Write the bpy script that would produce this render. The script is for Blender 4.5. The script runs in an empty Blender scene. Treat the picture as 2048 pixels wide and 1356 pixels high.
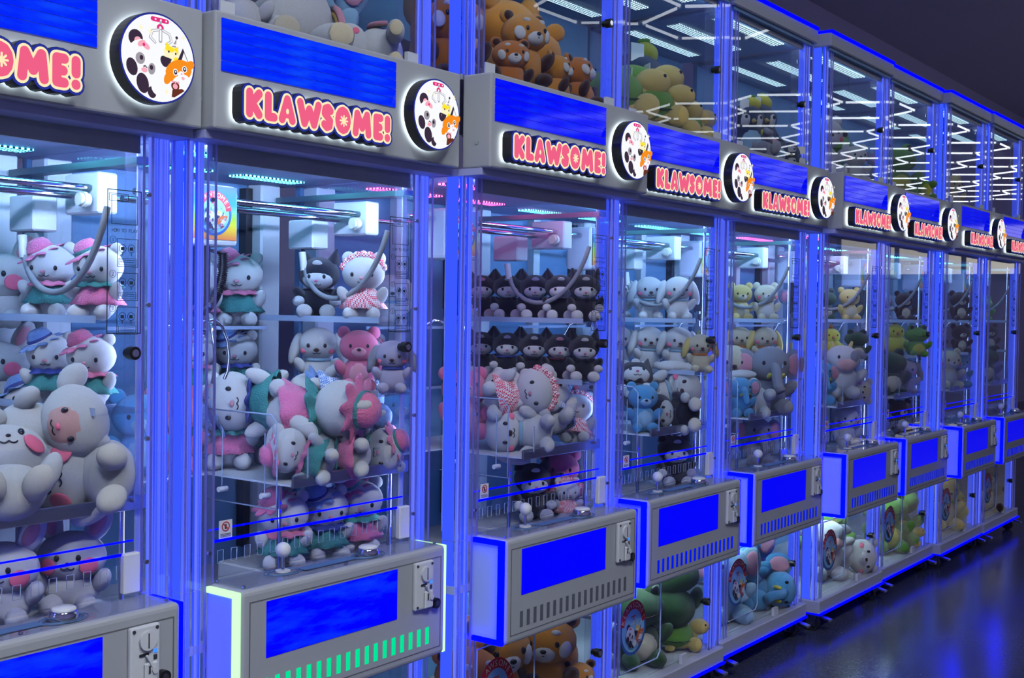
import bpy, bmesh, math, random
from mathutils import Vector, Matrix, Euler

random.seed(7)
R = math.radians
PI = math.pi
scene = bpy.context.scene
COL = scene.collection

# ------------------------------------------------------------------ camera
FPX = 2350.3
cam_d = bpy.data.cameras.new('camera')
cam = bpy.data.objects.new('camera', cam_d)
COL.objects.link(cam)
cam_d.sensor_fit = 'HORIZONTAL'
cam_d.sensor_width = 36.0
cam_d.lens = FPX / 2048.0 * 36.0
cam_d.clip_start = 0.05
cam_d.clip_end = 200
CF = Vector((0.79970, 0.59983, -0.02607))
CR = Vector((0.60029, -0.79964, 0.01549))
CU = Vector((0.01155, 0.02803, 0.99954))
CM = Matrix((CR, CU, -CF)).transposed().to_4x4()
CM.translation = Vector((0.0, -1.8787, 1.405))
cam.matrix_world = CM
scene.camera = cam

# ------------------------------------------------------------------ world, exposure
world = bpy.data.worlds.new('world')
scene.world = world
world.use_nodes = True
wb = world.node_tree.nodes['Background']
wb.inputs[0].default_value = (0.10, 0.11, 0.22, 1)
wb.inputs[1].default_value = 0.6
vs = scene.view_settings
vs.view_transform = 'Standard'
vs.look = 'None'
vs.exposure = 0.0
vs.gamma = 1.0
vs.use_curve_mapping = False
scene.cycles.transparent_max_bounces = 32
scene.cycles.max_bounces = 4
scene.cycles.diffuse_bounces = 2
scene.cycles.glossy_bounces = 3
scene.cycles.transmission_bounces = 2
scene.cycles.sample_clamp_indirect = 3.0
scene.cycles.use_denoising = True
scene.cycles.adaptive_threshold = 0.03
scene.cycles.use_light_tree = False

# ------------------------------------------------------------------ materials
MATS = {}
def _mat(name):
    m = bpy.data.materials.new(name)
    m.use_nodes = True
    nt = m.node_tree
    nt.nodes.clear()
    out = nt.nodes.new('ShaderNodeOutputMaterial')
    MATS[name] = m
    return m, nt, out

def pbr(name, col, rough=0.5, metal=0.0, spec=0.5, noise=0.0, nscale=30, bump=0.0, bscale=200, sheen=0.0, coat=0.0):
    m, nt, out = _mat(name)
    b = nt.nodes.new('ShaderNodeBsdfPrincipled')
    b.inputs['Base Color'].default_value = (*col, 1)
    b.inputs['Roughness'].default_value = rough
    b.inputs['Metallic'].default_value = metal
    b.inputs['Specular IOR Level'].default_value = spec
    b.inputs['Coat Weight'].default_value = coat
    b.inputs['Sheen Weight'].default_value = sheen
    b.inputs['Sheen Roughness'].default_value = 0.4
    tc = nt.nodes.new('ShaderNodeTexCoord')
    if noise > 0:
        n = nt.nodes.new('ShaderNodeTexNoise')
        n.inputs['Scale'].default_value = nscale
        n.inputs['Detail'].default_value = 4
        mx = nt.nodes.new('ShaderNodeMix'); mx.data_type = 'RGBA'
        mx.inputs['A'].default_value = (*[c * (1 - noise) for c in col], 1)
        mx.inputs['B'].default_value = (*[min(1, c * (1 + noise)) for c in col], 1)
        nt.links.new(tc.outputs['Object'], n.inputs['Vector'])
        nt.links.new(n.outputs['Fac'], mx.inputs['Factor'])
        nt.links.new(mx.outputs['Result'], b.inputs['Base Color'])
    if bump > 0:
        n2 = nt.nodes.new('ShaderNodeTexNoise')
        n2.inputs['Scale'].default_value = bscale
        n2.inputs['Detail'].default_value = 3
        bp = nt.nodes.new('ShaderNodeBump')
        bp.inputs['Strength'].default_value = bump
        bp.inputs['Distance'].default_value = 0.02
        nt.links.new(tc.outputs['Object'], n2.inputs['Vector'])
        nt.links.new(n2.outputs['Fac'], bp.inputs['Height'])
        nt.links.new(bp.outputs['Normal'], b.inputs['Normal'])
    nt.links.new(b.outputs[0], out.inputs[0])
    return m

def schlick(nt, f0=0.04, mul=1.0):
    g = nt.nodes.new('ShaderNodeNewGeometry')
    dt = nt.nodes.new('ShaderNodeVectorMath'); dt.operation = 'DOT_PRODUCT'
    ab = nt.nodes.new('ShaderNodeMath'); ab.operation = 'ABSOLUTE'
    om = nt.nodes.new('ShaderNodeMath'); om.operation = 'SUBTRACT'; om.inputs[0].default_value = 1.0
    pw = nt.nodes.new('ShaderNodeMath'); pw.operation = 'POWER'; pw.inputs[1].default_value = 5.0
    ma = nt.nodes.new('ShaderNodeMath'); ma.operation = 'MULTIPLY_ADD'
    ma.inputs[1].default_value = (1 - f0) * mul; ma.inputs[2].default_value = f0 * mul; ma.use_clamp = True
    L = nt.links.new
    L(g.outputs['Normal'], dt.inputs[0]); L(g.outputs['Incoming'], dt.inputs[1]); L(dt.outputs['Value'], ab.inputs[0])
    L(ab.outputs[0], om.inputs[1]); L(om.outputs[0], pw.inputs[0]); L(pw.outputs[0], ma.inputs[0])
    return ma.outputs[0]

def emit(name, col, k=1.0, gloss=0.0, rough=0.1):
    m, nt, out = _mat(name)
    e = nt.nodes.new('ShaderNodeEmission')
    e.inputs[0].default_value = (*col, 1)
    e.inputs[1].default_value = k
    if gloss > 0:
        g = nt.nodes.new('ShaderNodeBsdfGlossy'); g.inputs['Roughness'].default_value = rough
        g.inputs['Color'].default_value = (1, 1, 1, 1)
        sc_ = nt.nodes.new('ShaderNodeMixShader')
        nt.links.new(schlick(nt, 0.04, gloss), sc_.inputs[0])
        nt.links.new(e.outputs[0], sc_.inputs[1]); nt.links.new(g.outputs[0], sc_.inputs[2])
        nt.links.new(sc_.outputs[0], out.inputs[0])
    else:
        nt.links.new(e.outputs[0], out.inputs[0])
    return m

def thin_glass(name, tint=(0.93, 0.96, 1.0), refl=1.0, rough=0.0, film=0.0, filmcol=(0.5, 0.55, 0.9)):
    m, nt, out = _mat(name)
    t = nt.nodes.new('ShaderNodeBsdfTransparent'); t.inputs[0].default_value = (*tint, 1)
    g = nt.nodes.new('ShaderNodeBsdfGlossy'); g.inputs['Roughness'].default_value = rough
    g.inputs['Color'].default_value = (1, 1, 1, 1)
    mx = nt.nodes.new('ShaderNodeMixShader')
    nt.links.new(schlick(nt, 0.04, refl), mx.inputs[0])
    src = t
    if film > 0:
        d = nt.nodes.new('ShaderNodeBsdfDiffuse'); d.inputs[0].default_value = (*filmcol, 1)
        m2 = nt.nodes.new('ShaderNodeMixShader'); m2.inputs[0].default_value = film
        nt.links.new(t.outputs[0], m2.inputs[1]); nt.links.new(d.outputs[0], m2.inputs[2]); src = m2
    nt.links.new(src.outputs[0], mx.inputs[1]); nt.links.new(g.outputs[0], mx.inputs[2])
    nt.links.new(mx.outputs[0], out.inputs[0])
    return m

def screen_mat(name, c0, c1, k, nscale):
    m, nt, out = _mat(name)
    tc = nt.nodes.new('ShaderNodeTexCoord')
    mp = nt.nodes.new('ShaderNodeMapping'); mp.inputs['Scale'].default_value = (1, 1, 5)
    n = nt.nodes.new('ShaderNodeTexNoise'); n.inputs['Scale'].default_value = nscale; n.inputs['Detail'].default_value = 6
    n.inputs['Roughness'].default_value = 0.65
    cr = nt.nodes.new('ShaderNodeValToRGB')
    cr.color_ramp.elements[0].position = 0.48; cr.color_ramp.elements[0].color = (*c0, 1)
    cr.color_ramp.elements[1].position = 0.9; cr.color_ramp.elements[1].color = (*c1, 1)
    e = nt.nodes.new('ShaderNodeEmission'); e.inputs[1].default_value = k
    g = nt.nodes.new('ShaderNodeBsdfGlossy'); g.inputs['Roughness'].default_value = 0.06
    mx = nt.nodes.new('ShaderNodeMixShader')
    nt.links.new(tc.outputs['Object'], mp.inputs[0]); nt.links.new(mp.outputs[0], n.inputs['Vector'])
    nt.links.new(n.outputs['Fac'], cr.inputs[0]); nt.links.new(cr.outputs[0], e.inputs[0])
    nt.links.new(schlick(nt, 0.04, 0.9), mx.inputs[0]); nt.links.new(e.outputs[0], mx.inputs[1]); nt.links.new(g.outputs[0], mx.inputs[2])
    nt.links.new(mx.outputs[0], out.inputs[0])
    return m

def led_bar_mat(name, col, k, base=(0.25, 0.3, 0.4), px=0.014):
    # small round diodes in a grid on a white strip
    m, nt, out = _mat(name)
    tc = nt.nodes.new('ShaderNodeTexCoord')
    mp = nt.nodes.new('ShaderNodeVectorMath'); mp.operation = 'SCALE'; mp.inputs['Scale'].default_value = 1.0 / px
    fr = nt.nodes.new('ShaderNodeVectorMath'); fr.operation = 'FRACTION'
    sb = nt.nodes.new('ShaderNodeVectorMath'); sb.operation = 'SUBTRACT'; sb.inputs[1].default_value = (0.5, 0.5, 0)
    ml = nt.nodes.new('ShaderNodeVectorMath'); ml.operation = 'MULTIPLY'; ml.inputs[1].default_value = (1, 1, 0)
    ln = nt.nodes.new('ShaderNodeVectorMath'); ln.operation = 'LENGTH'
    lt = nt.nodes.new('ShaderNodeMath'); lt.operation = 'LESS_THAN'; lt.inputs[1].default_value = 0.33
    e = nt.nodes.new('ShaderNodeEmission'); e.inputs[0].default_value = (*col, 1); e.inputs[1].default_value = k
    d = nt.nodes.new('ShaderNodeEmission'); d.inputs[0].default_value = (*[c * b_ for c, b_ in zip(col, base)], 1); d.inputs[1].default_value = 0.4
    mx = nt.nodes.new('ShaderNodeMixShader')
    nt.links.new(tc.outputs['Object'], mp.inputs[0]); nt.links.new(mp.outputs[0], fr.inputs[0])
    nt.links.new(fr.outputs[0], sb.inputs[0]); nt.links.new(sb.outputs[0], ml.inputs[0]); nt.links.new(ml.outputs[0], ln.inputs[0])
    nt.links.new(ln.outputs['Value'], lt.inputs[0]); nt.links.new(lt.outputs[0], mx.inputs[0])
    nt.links.new(d.outputs[0], mx.inputs[1]); nt.links.new(e.outputs[0], mx.inputs[2])
    nt.links.new(mx.outputs[0], out.inputs[0])
    return m

def check_mat(name, c0, c1, scale):
    m, nt, out = _mat(name)
    b = nt.nodes.new('ShaderNodeBsdfPrincipled'); b.inputs['Roughness'].default_value = 0.9
    tc = nt.nodes.new('ShaderNodeTexCoord')
    ck = nt.nodes.new('ShaderNodeTexChecker'); ck.inputs['Scale'].default_value = scale
    ck.inputs['Color1'].default_value = (*c0, 1); ck.inputs['Color2'].default_value = (*c1, 1)
    nt.links.new(tc.outputs['Object'], ck.inputs['Vector']); nt.links.new(ck.outputs['Color'], b.inputs['Base Color'])
    nt.links.new(b.outputs[0], out.inputs[0])
    return m

pbr('grey_metal', (0.47, 0.475, 0.50), 0.38, noise=0.03, nscale=6)
pbr('white_metal', (0.72, 0.74, 0.78), 0.35)
pbr('dark_metal', (0.05, 0.05, 0.06), 0.4)
pbr('black_plastic', (0.012, 0.012, 0.016), 0.3)
pbr('rubber', (0.01, 0.01, 0.012), 0.6)
pbr('chrome', (0.85, 0.86, 0.88), 0.08, metal=1.0)
pbr('steel', (0.55, 0.57, 0.6), 0.3, metal=1.0)
pbr('white_plastic', (0.8, 0.8, 0.82), 0.3)
pbr('ivory_plastic', (0.75, 0.72, 0.6), 0.35)
pbr('hose_grey', (0.32, 0.33, 0.34), 0.5)
pbr('copper_wire', (0.8, 0.25, 0.08), 0.4)
pbr('seam', (0.16, 0.16, 0.17), 0.6)
pbr('red_print', (0.55, 0.03, 0.04), 0.5)
pbr('paper', (0.8, 0.8, 0.78), 0.6)
pbr('print_dark', (0.02, 0.03, 0.05), 0.6)
pbr('side_white', (0.50, 0.58, 0.90), 0.4)
pbr('case_blue', (0.14, 0.29, 0.50), 0.4)
pbr('case_lilac', (0.50, 0.52, 0.86), 0.4)
thin_glass('glass', (0.955, 0.97, 1.0), 1.5)
thin_glass('side_glass', (0.89, 0.92, 0.99), 0.9, film=0.04, filmcol=(0.35, 0.45, 0.75))
thin_glass('acrylic', (0.95, 0.965, 1.0), 0.8, film=0.03)
thin_glass('post_acrylic', (0.93, 0.94, 1.0), 1.0, rough=0.03, film=0.05, filmcol=(0.7, 0.65, 0.9))
def edge_mat():
    m, nt, out = _mat('post_edge')
    t = nt.nodes.new('ShaderNodeBsdfTranslucent'); t.inputs[0].default_value = (0.85, 0.80, 1.0, 1)
    g = nt.nodes.new('ShaderNodeBsdfGlossy'); g.inputs['Roughness'].default_value = 0.08
    mx = nt.nodes.new('ShaderNodeMixShader'); nt.links.new(schlick(nt, 0.06, 1.0), mx.inputs[0])
    nt.links.new(t.outputs[0], mx.inputs[1]); nt.links.new(g.outputs[0], mx.inputs[2]); nt.links.new(mx.outputs[0], out.inputs[0])
edge_mat()
pbr('acrylic_edge', (0.45, 0.55, 0.75), 0.15)
def post_led_mat():
    # LED diffuser: brighter and dimmer streaks along the strip
    m, nt, out = _mat('led_post')
    tc = nt.nodes.new('ShaderNodeTexCoord')
    mp = nt.nodes.new('ShaderNodeMapping'); mp.inputs['Scale'].default_value = (210, 1, 0.6)
    n = nt.nodes.new('ShaderNodeTexNoise'); n.inputs['Scale'].default_value = 1.0; n.inputs['Detail'].default_value = 2
    cr = nt.nodes.new('ShaderNodeValToRGB')
    cr.color_ramp.elements[0].position = 0.33; cr.color_ramp.elements[0].color = (0.012, 0.055, 0.95, 1)
    cr.color_ramp.elements[1].position = 0.66; cr.color_ramp.elements[1].color = (0.15, 0.21, 1.0, 1)
    e = nt.nodes.new('ShaderNodeEmission'); e.inputs[1].default_value = 1.05
    L = nt.links.new
    L(tc.outputs['Object'], mp.inputs[0]); L(mp.outputs[0], n.inputs['Vector']); L(n.outputs['Fac'], cr.inputs[0]); L(cr.outputs[0], e.inputs[0]); L(e.outputs[0], out.inputs[0])
post_led_mat()
emit('led_post_deep', (0.045, 0.10, 1.0), 1.0)
emit('led_blue', (0.0, 0.0004, 1.0), 3.0)
emit('fill_front', (0.40, 0.60, 1.0), 85.0)  # added fill for the prize cabinet
emit('fill_front_upper', (0.52, 0.80, 1.0), 17.0)
emit('fill_front_pink', (0.45, 0.48, 1.0), 32.0)
emit('led_side', (0.0, 0.0002, 1.0), 18.0)
emit('fill_inner', (0.46, 0.62, 1.0), 34.0)  # added fill from behind the front posts
emit('fill_front_dim', (0.40, 0.58, 1.0), 20.0)
emit('fill_inner_dim', (0.32, 0.52, 1.0), 9.0)
emit('fill_front_mid', (0.34, 0.58, 1.0), 70.0)
emit('fill_inner_mid', (0.36, 0.58, 1.0), 28.0)
emit('fill_lower', (0.60, 0.88, 1.0), 65.0)  # added fill for the bottom case
emit('fill_lower_dim', (0.8, 0.9, 1.0), 8.0)
emit('led_pale_green', (0.55, 1.0, 0.55), 1.3)
emit('slot_blue', (0.0, 0.008, 0.75), 1.0)
emit('slot_green', (0.0, 0.78, 0.32), 1.0)
pbr('slot_grey', (0.13, 0.14, 0.17), 0.5)
emit('led_white', (0.85, 0.93, 1.0), 5.0)
emit('hex_led', (0.82, 0.90, 1.0), 3.6)
emit('sign_backlight', (0.80, 0.95, 1.0), 4.0)
emit('coin_light', (0.05, 0.25, 1.0), 1.2)
screen_mat('screen_header', (0.0, 0.018, 1.0), (0.006, 0.11, 1.0), 1.0, 7)
screen_mat('screen_header_deep', (0.0, 0.002, 1.0), (0.002, 0.04, 1.0), 1.0, 9)
screen_mat('screen_panel', (0.0, 0.0, 1.0), (0.004, 0.07, 1.0), 1.05, 5)
emit('screen_plain', (0.0, 0.0, 1.0), 1.05, gloss=0.8)
led_bar_mat('led_bar_cyan', (0.12, 0.75, 1.0), 9.0)
led_bar_mat('led_bar_pink', (1.0, 0.12, 0.55), 7.0)
led_bar_mat('led_bar_white', (0.60, 0.90, 1.0), 2.6)
led_bar_mat('led_bar_lower', (0.62, 0.92, 1.0), 60.0)
# lit print of the signs (backlit acrylic)
emit('sign_pink', (0.93, 0.125, 0.26), 0.95)
emit('sign_cream', (1.0, 0.86, 0.52), 1.0)
emit('sign_blue', (0.035, 0.055, 0.50), 0.6)
emit('face_white', (0.96, 0.97, 1.0), 1.0)
emit('pic_dark', (0.045, 0.028, 0.055), 1.0)
emit('pic_grey', (0.36, 0.33, 0.38), 1.0)
emit('pic_line', (0.42, 0.42, 0.50), 1.0)
emit('pic_pink', (0.95, 0.42, 0.52), 1.0)
emit('pic_red', (0.78, 0.03, 0.22), 1.0)
emit('pic_orange', (0.95, 0.28, 0.015), 1.0)
emit('pic_yellow', (1.0, 0.78, 0.03), 1.0)
emit('pic_brown', (0.14, 0.032, 0.018), 1.0)
emit('pic_cream', (1.0, 0.93, 0.6), 1.0)
PIC = ['face_white', 'pic_dark', 'pic_grey', 'pic_line', 'pic_pink', 'pic_red', 'pic_orange', 'pic_yellow', 'pic_brown', 'pic_cream']
# printed (not lit) badge colours
for nm, c in (('bd_white', (0.75, 0.75, 0.75)), ('bd_dark', (0.03, 0.02, 0.04)), ('bd_grey', (0.2, 0.2, 0.24)), ('bd_line', (0.1, 0.2, 0.4)),
              ('bd_pink', (0.7, 0.3, 0.4)), ('bd_red', (0.5, 0.02, 0.03)), ('bd_orange', (0.6, 0.12, 0.02)), ('bd_yellow', (0.8, 0.55, 0.08)),
              ('bd_brown', (0.25, 0.05, 0.03)), ('bd_cream', (0.8, 0.72, 0.45)), ('bd_blue', (0.03, 0.10, 0.35)), ('bd_sky', (0.25, 0.55, 0.75))):
    pbr(nm, c, 0.5)
BDG = ['bd_white', 'bd_dark', 'bd_grey', 'bd_line', 'bd_pink', 'bd_red', 'bd_orange', 'bd_yellow', 'bd_brown', 'bd_cream']

def rainbow_mat():
    m, nt, out = _mat('poster_rainbow')
    b = nt.nodes.new('ShaderNodeBsdfPrincipled'); b.inputs['Roughness'].default_value = 0.4
    tc = nt.nodes.new('ShaderNodeTexCoord')
    sp = nt.nodes.new('ShaderNodeSeparateXYZ')
    mr = nt.nodes.new('ShaderNodeMapRange'); mr.inputs[1].default_value = 1.55; mr.inputs[2].default_value = 1.685
    cr = nt.nodes.new('ShaderNodeValToRGB')
    els = cr.color_ramp.elements
    els[0].position = 0.0; els[0].color = (0.75, 0.10, 0.05, 1)
    els[1].position = 1.0; els[1].color = (0.03, 0.05, 0.35, 1)
    for p, c in ((0.22, (0.75, 0.45, 0.02, 1)), (0.42, (0.30, 0.55, 0.02, 1)), (0.66, (0.02, 0.22, 0.35, 1))):
        e = els.new(p); e.color = c
    nt.links.new(tc.outputs['Object'], sp.inputs[0]); nt.links.new(sp.outputs['Z'], mr.inputs[0])
    nt.links.new(mr.outputs[0], cr.inputs[0]); nt.links.new(cr.outputs[0], b.inputs['Base Color'])
    nt.links.new(b.outputs[0], out.inputs[0])
rainbow_mat()

def plush_mat(name, col, noise=0.06):
    return pbr(name, col, 0.95, spec=0.1, noise=noise, nscale=60, bump=0.55, bscale=330, sheen=0.35)
for nm, c in (('fur_white', (0.82, 0.80, 0.80)), ('fur_cream', (0.80, 0.70, 0.50)), ('fur_pink', (0.85, 0.20, 0.36)), ('fur_rose', (0.88, 0.38, 0.48)),
              ('fur_peach', (0.90, 0.50, 0.45)), ('fur_black', (0.018, 0.018, 0.03)), ('fur_orange', (0.62, 0.19, 0.03)), ('fur_amber', (0.75, 0.30, 0.04)),
              ('fur_brown', (0.06, 0.022, 0.02)), ('fur_green', (0.16, 0.38, 0.05)), ('fur_dgreen', (0.035, 0.085, 0.03)), ('fur_yellow', (0.84, 0.62, 0.20)),
              ('fur_lemon', (0.80, 0.72, 0.08)), ('fur_navy', (0.02, 0.05, 0.12)), ('fur_blue', (0.10, 0.40, 0.72)), ('fur_sky', (0.38, 0.62, 0.80)),
              ('fur_grey', (0.36, 0.36, 0.44)), ('fur_maroon', (0.14, 0.02, 0.05)), ('fur_lilac', (0.62, 0.55, 0.78)), ('fur_teal', (0.03, 0.20, 0.26))):
    plush_mat(nm, c)
pbr('satin_pink', (0.85, 0.20, 0.40), 0.4, bump=0.5, bscale=60, sheen=0.4)
pbr('satin_blue', (0.18, 0.34, 0.72), 0.4, bump=0.5, bscale=60, sheen=0.4)
pbr('satin_green', (0.06, 0.30, 0.28), 0.45, bump=0.5, bscale=60)
pbr('satin_navy', (0.03, 0.05, 0.25), 0.45)
pbr('eye_black', (0.01, 0.01, 0.012), 0.15)
pbr('blush', (0.85, 0.16, 0.26), 0.9)
pbr('rainbow_patch', (0.85, 0.60, 0.20), 0.9)
check_mat('check_red', (0.75, 0.06, 0.10), (0.85, 0.82, 0.82), 42)
check_mat('check_blue', (0.10, 0.25, 0.65), (0.82, 0.84, 0.88), 42)
M = MATS
for nm in PIC + ['sign_pink', 'sign_cream', 'sign_blue', 'coin_light', 'slot_blue', 'slot_green', 'led_post_deep']:
    M[nm].cycles.emission_sampling = 'NONE'

# ------------------------------------------------------------------ mesh helpers
class MB:
    def __init__(s):
        s.v = []; s.f = []; s.mi = []; s.sm = []
    def add(s, vs_, fs, mi=0, sm=False):
        o = len(s.v); s.v += [tuple(v) for v in vs_]
        for f in fs:
            s.f.append(tuple(i + o for i in f)); s.mi.append(mi); s.sm.append(sm)
        return s
    def box(s, x0, x1, y0, y1, z0, z1, mi=0):
        return s.add([(x0, y0, z0), (x1, y0, z0), (x1, y1, z0), (x0, y1, z0), (x0, y0, z1), (x1, y0, z1), (x1, y1, z1), (x0, y1, z1)],
                     [(0, 3, 2, 1), (4, 5, 6, 7), (0, 1, 5, 4), (1, 2, 6, 5), (2, 3, 7, 6), (3, 0, 4, 7)], mi)
    def pane(s, x0, x1, y0, y1, z0, z1, mi=0, axis='y'):
        # glass sheet with its edges, open at the back so that a ray meets one surface
        v = [(x0, y0, z0), (x1, y0, z0), (x1, y1, z0), (x0, y1, z0), (x0, y0, z1), (x1, y0, z1), (x1, y1, z1), (x0, y1, z1)]
        f = [(0, 3, 2, 1), (4, 5, 6, 7), (0, 1, 5, 4), (1, 2, 6, 5), (2, 3, 7, 6), (3, 0, 4, 7)]
        del f[4 if axis == 'y' else 3]
        return s.add(v, f, mi)
    def rbox(s, x0, x1, y0, y1, z0, z1, r=0.01, seg=2, mi=0):
        bm = bmesh.new(); bmesh.ops.create_cube(bm, size=1)
        for v in bm.verts:
            v.co = Vector(((x0 + x1) / 2 + v.co.x * (x1 - x0), (y0 + y1) / 2 + v.co.y * (y1 - y0), (z0 + z1) / 2 + v.co.z * (z1 - z0)))
        bmesh.ops.bevel(bm, geom=bm.edges[:], offset=r, segments=seg, affect='EDGES', profile=0.5)
        bm.verts.index_update()
        s.add([v.co for v in bm.verts], [[v.index for v in f.verts] for f in bm.faces], mi)
        bm.free(); return s
    def cyl(s, p0, p1, r0, r1=None, n=16, mi=0, sm=True, caps=True):
        r1 = r0 if r1 is None else r1
        p0 = Vector(p0); p1 = Vector(p1); d = (p1 - p0).normalized()
        a = d.orthogonal().normalized(); b = d.cross(a)
        vs_ = []
        for p, r in ((p0, r0), (p1, r1)):
            vs_ += [p + (a * math.cos(2 * PI * i / n) + b * math.sin(2 * PI * i / n)) * r for i in range(n)]
        s.add(vs_, [(i, (i + 1) % n, n + (i + 1) % n, n + i) for i in range(n)], mi, sm)
        if caps:
            s.add(vs_[:n], [tuple(range(n - 1, -1, -1))], mi); s.add(vs_[n:], [tuple(range(n))], mi)
        return s
    def tube(s, path, r, n=8, mi=0, closed=False):
        P = [Vector(p) for p in path]; k = len(P); vs_ = []; up = None
        for i, p in enumerate(P):
            if closed: d = P[(i + 1) % k] - P[i - 1]
            else: d = P[min(i + 1, k - 1)] - P[max(i - 1, 0)]
            d.normalize()
            if up is None: up = d.orthogonal().normalized()
            up = (up - d * up.dot(d)).normalized(); b = d.cross(up)
            vs_ += [p + (up * math.cos(2 * PI * j / n) + b * math.sin(2 * PI * j / n)) * r for j in range(n)]
        fs = []
        for i in range(k if closed else k - 1):
            q = (i + 1) % k
            fs += [(i * n + j, i * n + (j + 1) % n, q * n + (j + 1) % n, q * n + j) for j in range(n)]
        if not closed: fs += [tuple(range(n - 1, -1, -1)), tuple((k - 1) * n + j for j in range(n))]
        return s.add(vs_, fs, mi, True)
    def ell(s, c, rad, rot=None, u=20, v=12, mi=0, jit=0.0):
        m = Euler([R(a) for a in rot]).to_matrix() if rot else None
        c = Vector(c); vs_ = []
        for i in range(v + 1):
            t = PI * i / v
            for j in range(u):
                p = 2 * PI * j / u
                q = Vector((rad[0] * math.sin(t) * math.cos(p), rad[1] * math.sin(t) * math.sin(p), rad[2] * math.cos(t)))
                if jit: q *= 1 + random.uniform(-jit, jit)
                if m: q = m @ q
                vs_.append(c + q)
        fs = [(i * u + j, (i + 1) * u + j, (i + 1) * u + (j + 1) % u, i * u + (j + 1) % u) for i in range(v) for j in range(u)]
        return s.add(vs_, fs, mi, True)
    def lathe(s, prof, c=(0, 0, 0), n=24, mi=0, wave=0.0, wn=9):
        vs_ = []
        for (r, z, w) in [(p[0], p[1], p[2] if len(p) > 2 else 0) for p in prof]:
            for j in range(n):
                a = 2 * PI * j / n
                rr = r * (1 + w * wave * math.sin(wn * a)); zz = z + w * wave * 0.25 * math.cos(wn * a) * r
                vs_.append((c[0] + rr * math.cos(a), c[1] + rr * math.sin(a), c[2] + zz))
        fs = [(i * n + j, i * n + (j + 1) % n, (i + 1) * n + (j + 1) % n, (i + 1) * n + j) for i in range(len(prof) - 1) for j in range(n)]
        return s.add(vs_, fs, mi, True)
    def plate(s, pts, y0, y1, mi=0):
        # polygon in x,z (counter-clockwise seen from the front, -y), from y0 (front) to y1 (back)
        n = len(pts)
        vs_ = [(x, y0, z) for x, z in pts] + [(x, y1, z) for x, z in pts]
        return s.add(vs_, [tuple(range(n)), tuple(range(2 * n - 1, n - 1, -1))] + [(i, n + i, n + (i + 1) % n, (i + 1) % n) for i in range(n)], mi)
    def capsule(s, a, b, r, y0, y1, mi=0, n=8):
        ax, az = a; bx, bz = b; ang = math.atan2(bz - az, bx - ax)
        pts = [(bx + r * math.cos(ang - PI / 2 + PI * i / n), bz + r * math.sin(ang - PI / 2 + PI * i / n)) for i in range(n + 1)]
        pts += [(ax + r * math.cos(ang + PI / 2 + PI * i / n), az + r * math.sin(ang + PI / 2 + PI * i / n)) for i in range(n + 1)]
        return s.plate(pts, y0, y1, mi)
    def disc(s, c, rx, rz, y0, y1, mi=0, n=24, rot=0.0, a0=0.0, a1=360.0):
        full = a1 - a0 >= 360
        k = n if full else n + 1
        pts = []
        for i in range(k):
            a = R(a0 + (a1 - a0) * i / n)
            x = rx * math.cos(a); z = rz * math.sin(a)
            pts.append((c[0] + x * math.cos(rot) - z * math.sin(rot), c[1] + x * math.sin(rot) + z * math.cos(rot)))
        return s.plate(pts, y0, y1, mi)
    def mesh(s, name, mats):
        me = bpy.data.meshes.new(name)
        me.from_pydata(s.v, [], s.f)
        for m in mats: me.materials.append(M[m])
        me.polygons.foreach_set('material_index', s.mi)
        me.polygons.foreach_set('use_smooth', s.sm)
        me.update()
        return me
    def obj(s, name, mats, parent=None, loc=None):
        if isinstance(mats, str): mats = [mats]
        o = bpy.data.objects.new(name, s.mesh(name, mats))
        COL.objects.link(o)
        if parent: o.parent = parent
        if loc: o.location = loc
        return o

def empty(name, loc=(0, 0, 0), rz=0):
    o = bpy.data.objects.new(name, None)
    COL.objects.link(o); o.location = loc; o.rotation_euler = (0, 0, rz); o.empty_display_size = 0.05
    return o
def tag(o, label, cat, group=None):
    o['label'] = label; o['category'] = cat
    if group: o['group'] = group
    return o
def struct(o):
    o['kind'] = 'structure'; return o
KIDS = {}
def copy_tree(o, parent=None):
    c = o.copy(); COL.objects.link(c); c.parent = parent
    for ch in o.children: copy_tree(ch, c)
    return c
def inst(name, me, parent, loc=None):
    o = bpy.data.objects.new(name, me); COL.objects.link(o); o.parent = parent
    if loc: o.location = loc
    return o
def set_mat(o, mat, slot=0):
    o.material_slots[slot].link = 'OBJECT'; o.material_slots[slot].material = M[mat]

_txt = {}
def text_polys(ch, size):
    # glyph as a filled 2D mesh (verts, faces) from the built-in font
    key = (ch, size)
    if key not in _txt:
        cu = bpy.data.curves.new('glyph', 'FONT'); cu.body = ch; cu.size = size; cu.align_x = 'CENTER'; cu.resolution_u = 3
        o = bpy.data.objects.new('glyph', cu); COL.objects.link(o)
        dg = bpy.context.evaluated_depsgraph_get()
        me = bpy.data.meshes.new_from_object(o.evaluated_get(dg))
        _txt[key] = ([tuple(v.co) for v in me.vertices], [tuple(p.vertices) for p in me.polygons])
        bpy.data.objects.remove(o); bpy.data.curves.remove(cu); bpy.data.meshes.remove(me)
    return _txt[key]
def add_text(mb, ch, cx, cz, size, y, rot=0.0, mi=0):
    v, f = text_polys(ch, size)
    c, s_ = math.cos(rot), math.sin(rot)
    mb.add([(cx + x * c - z * s_, y, cz + x * s_ + z * c) for x, z, _ in v], f, mi)

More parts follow.
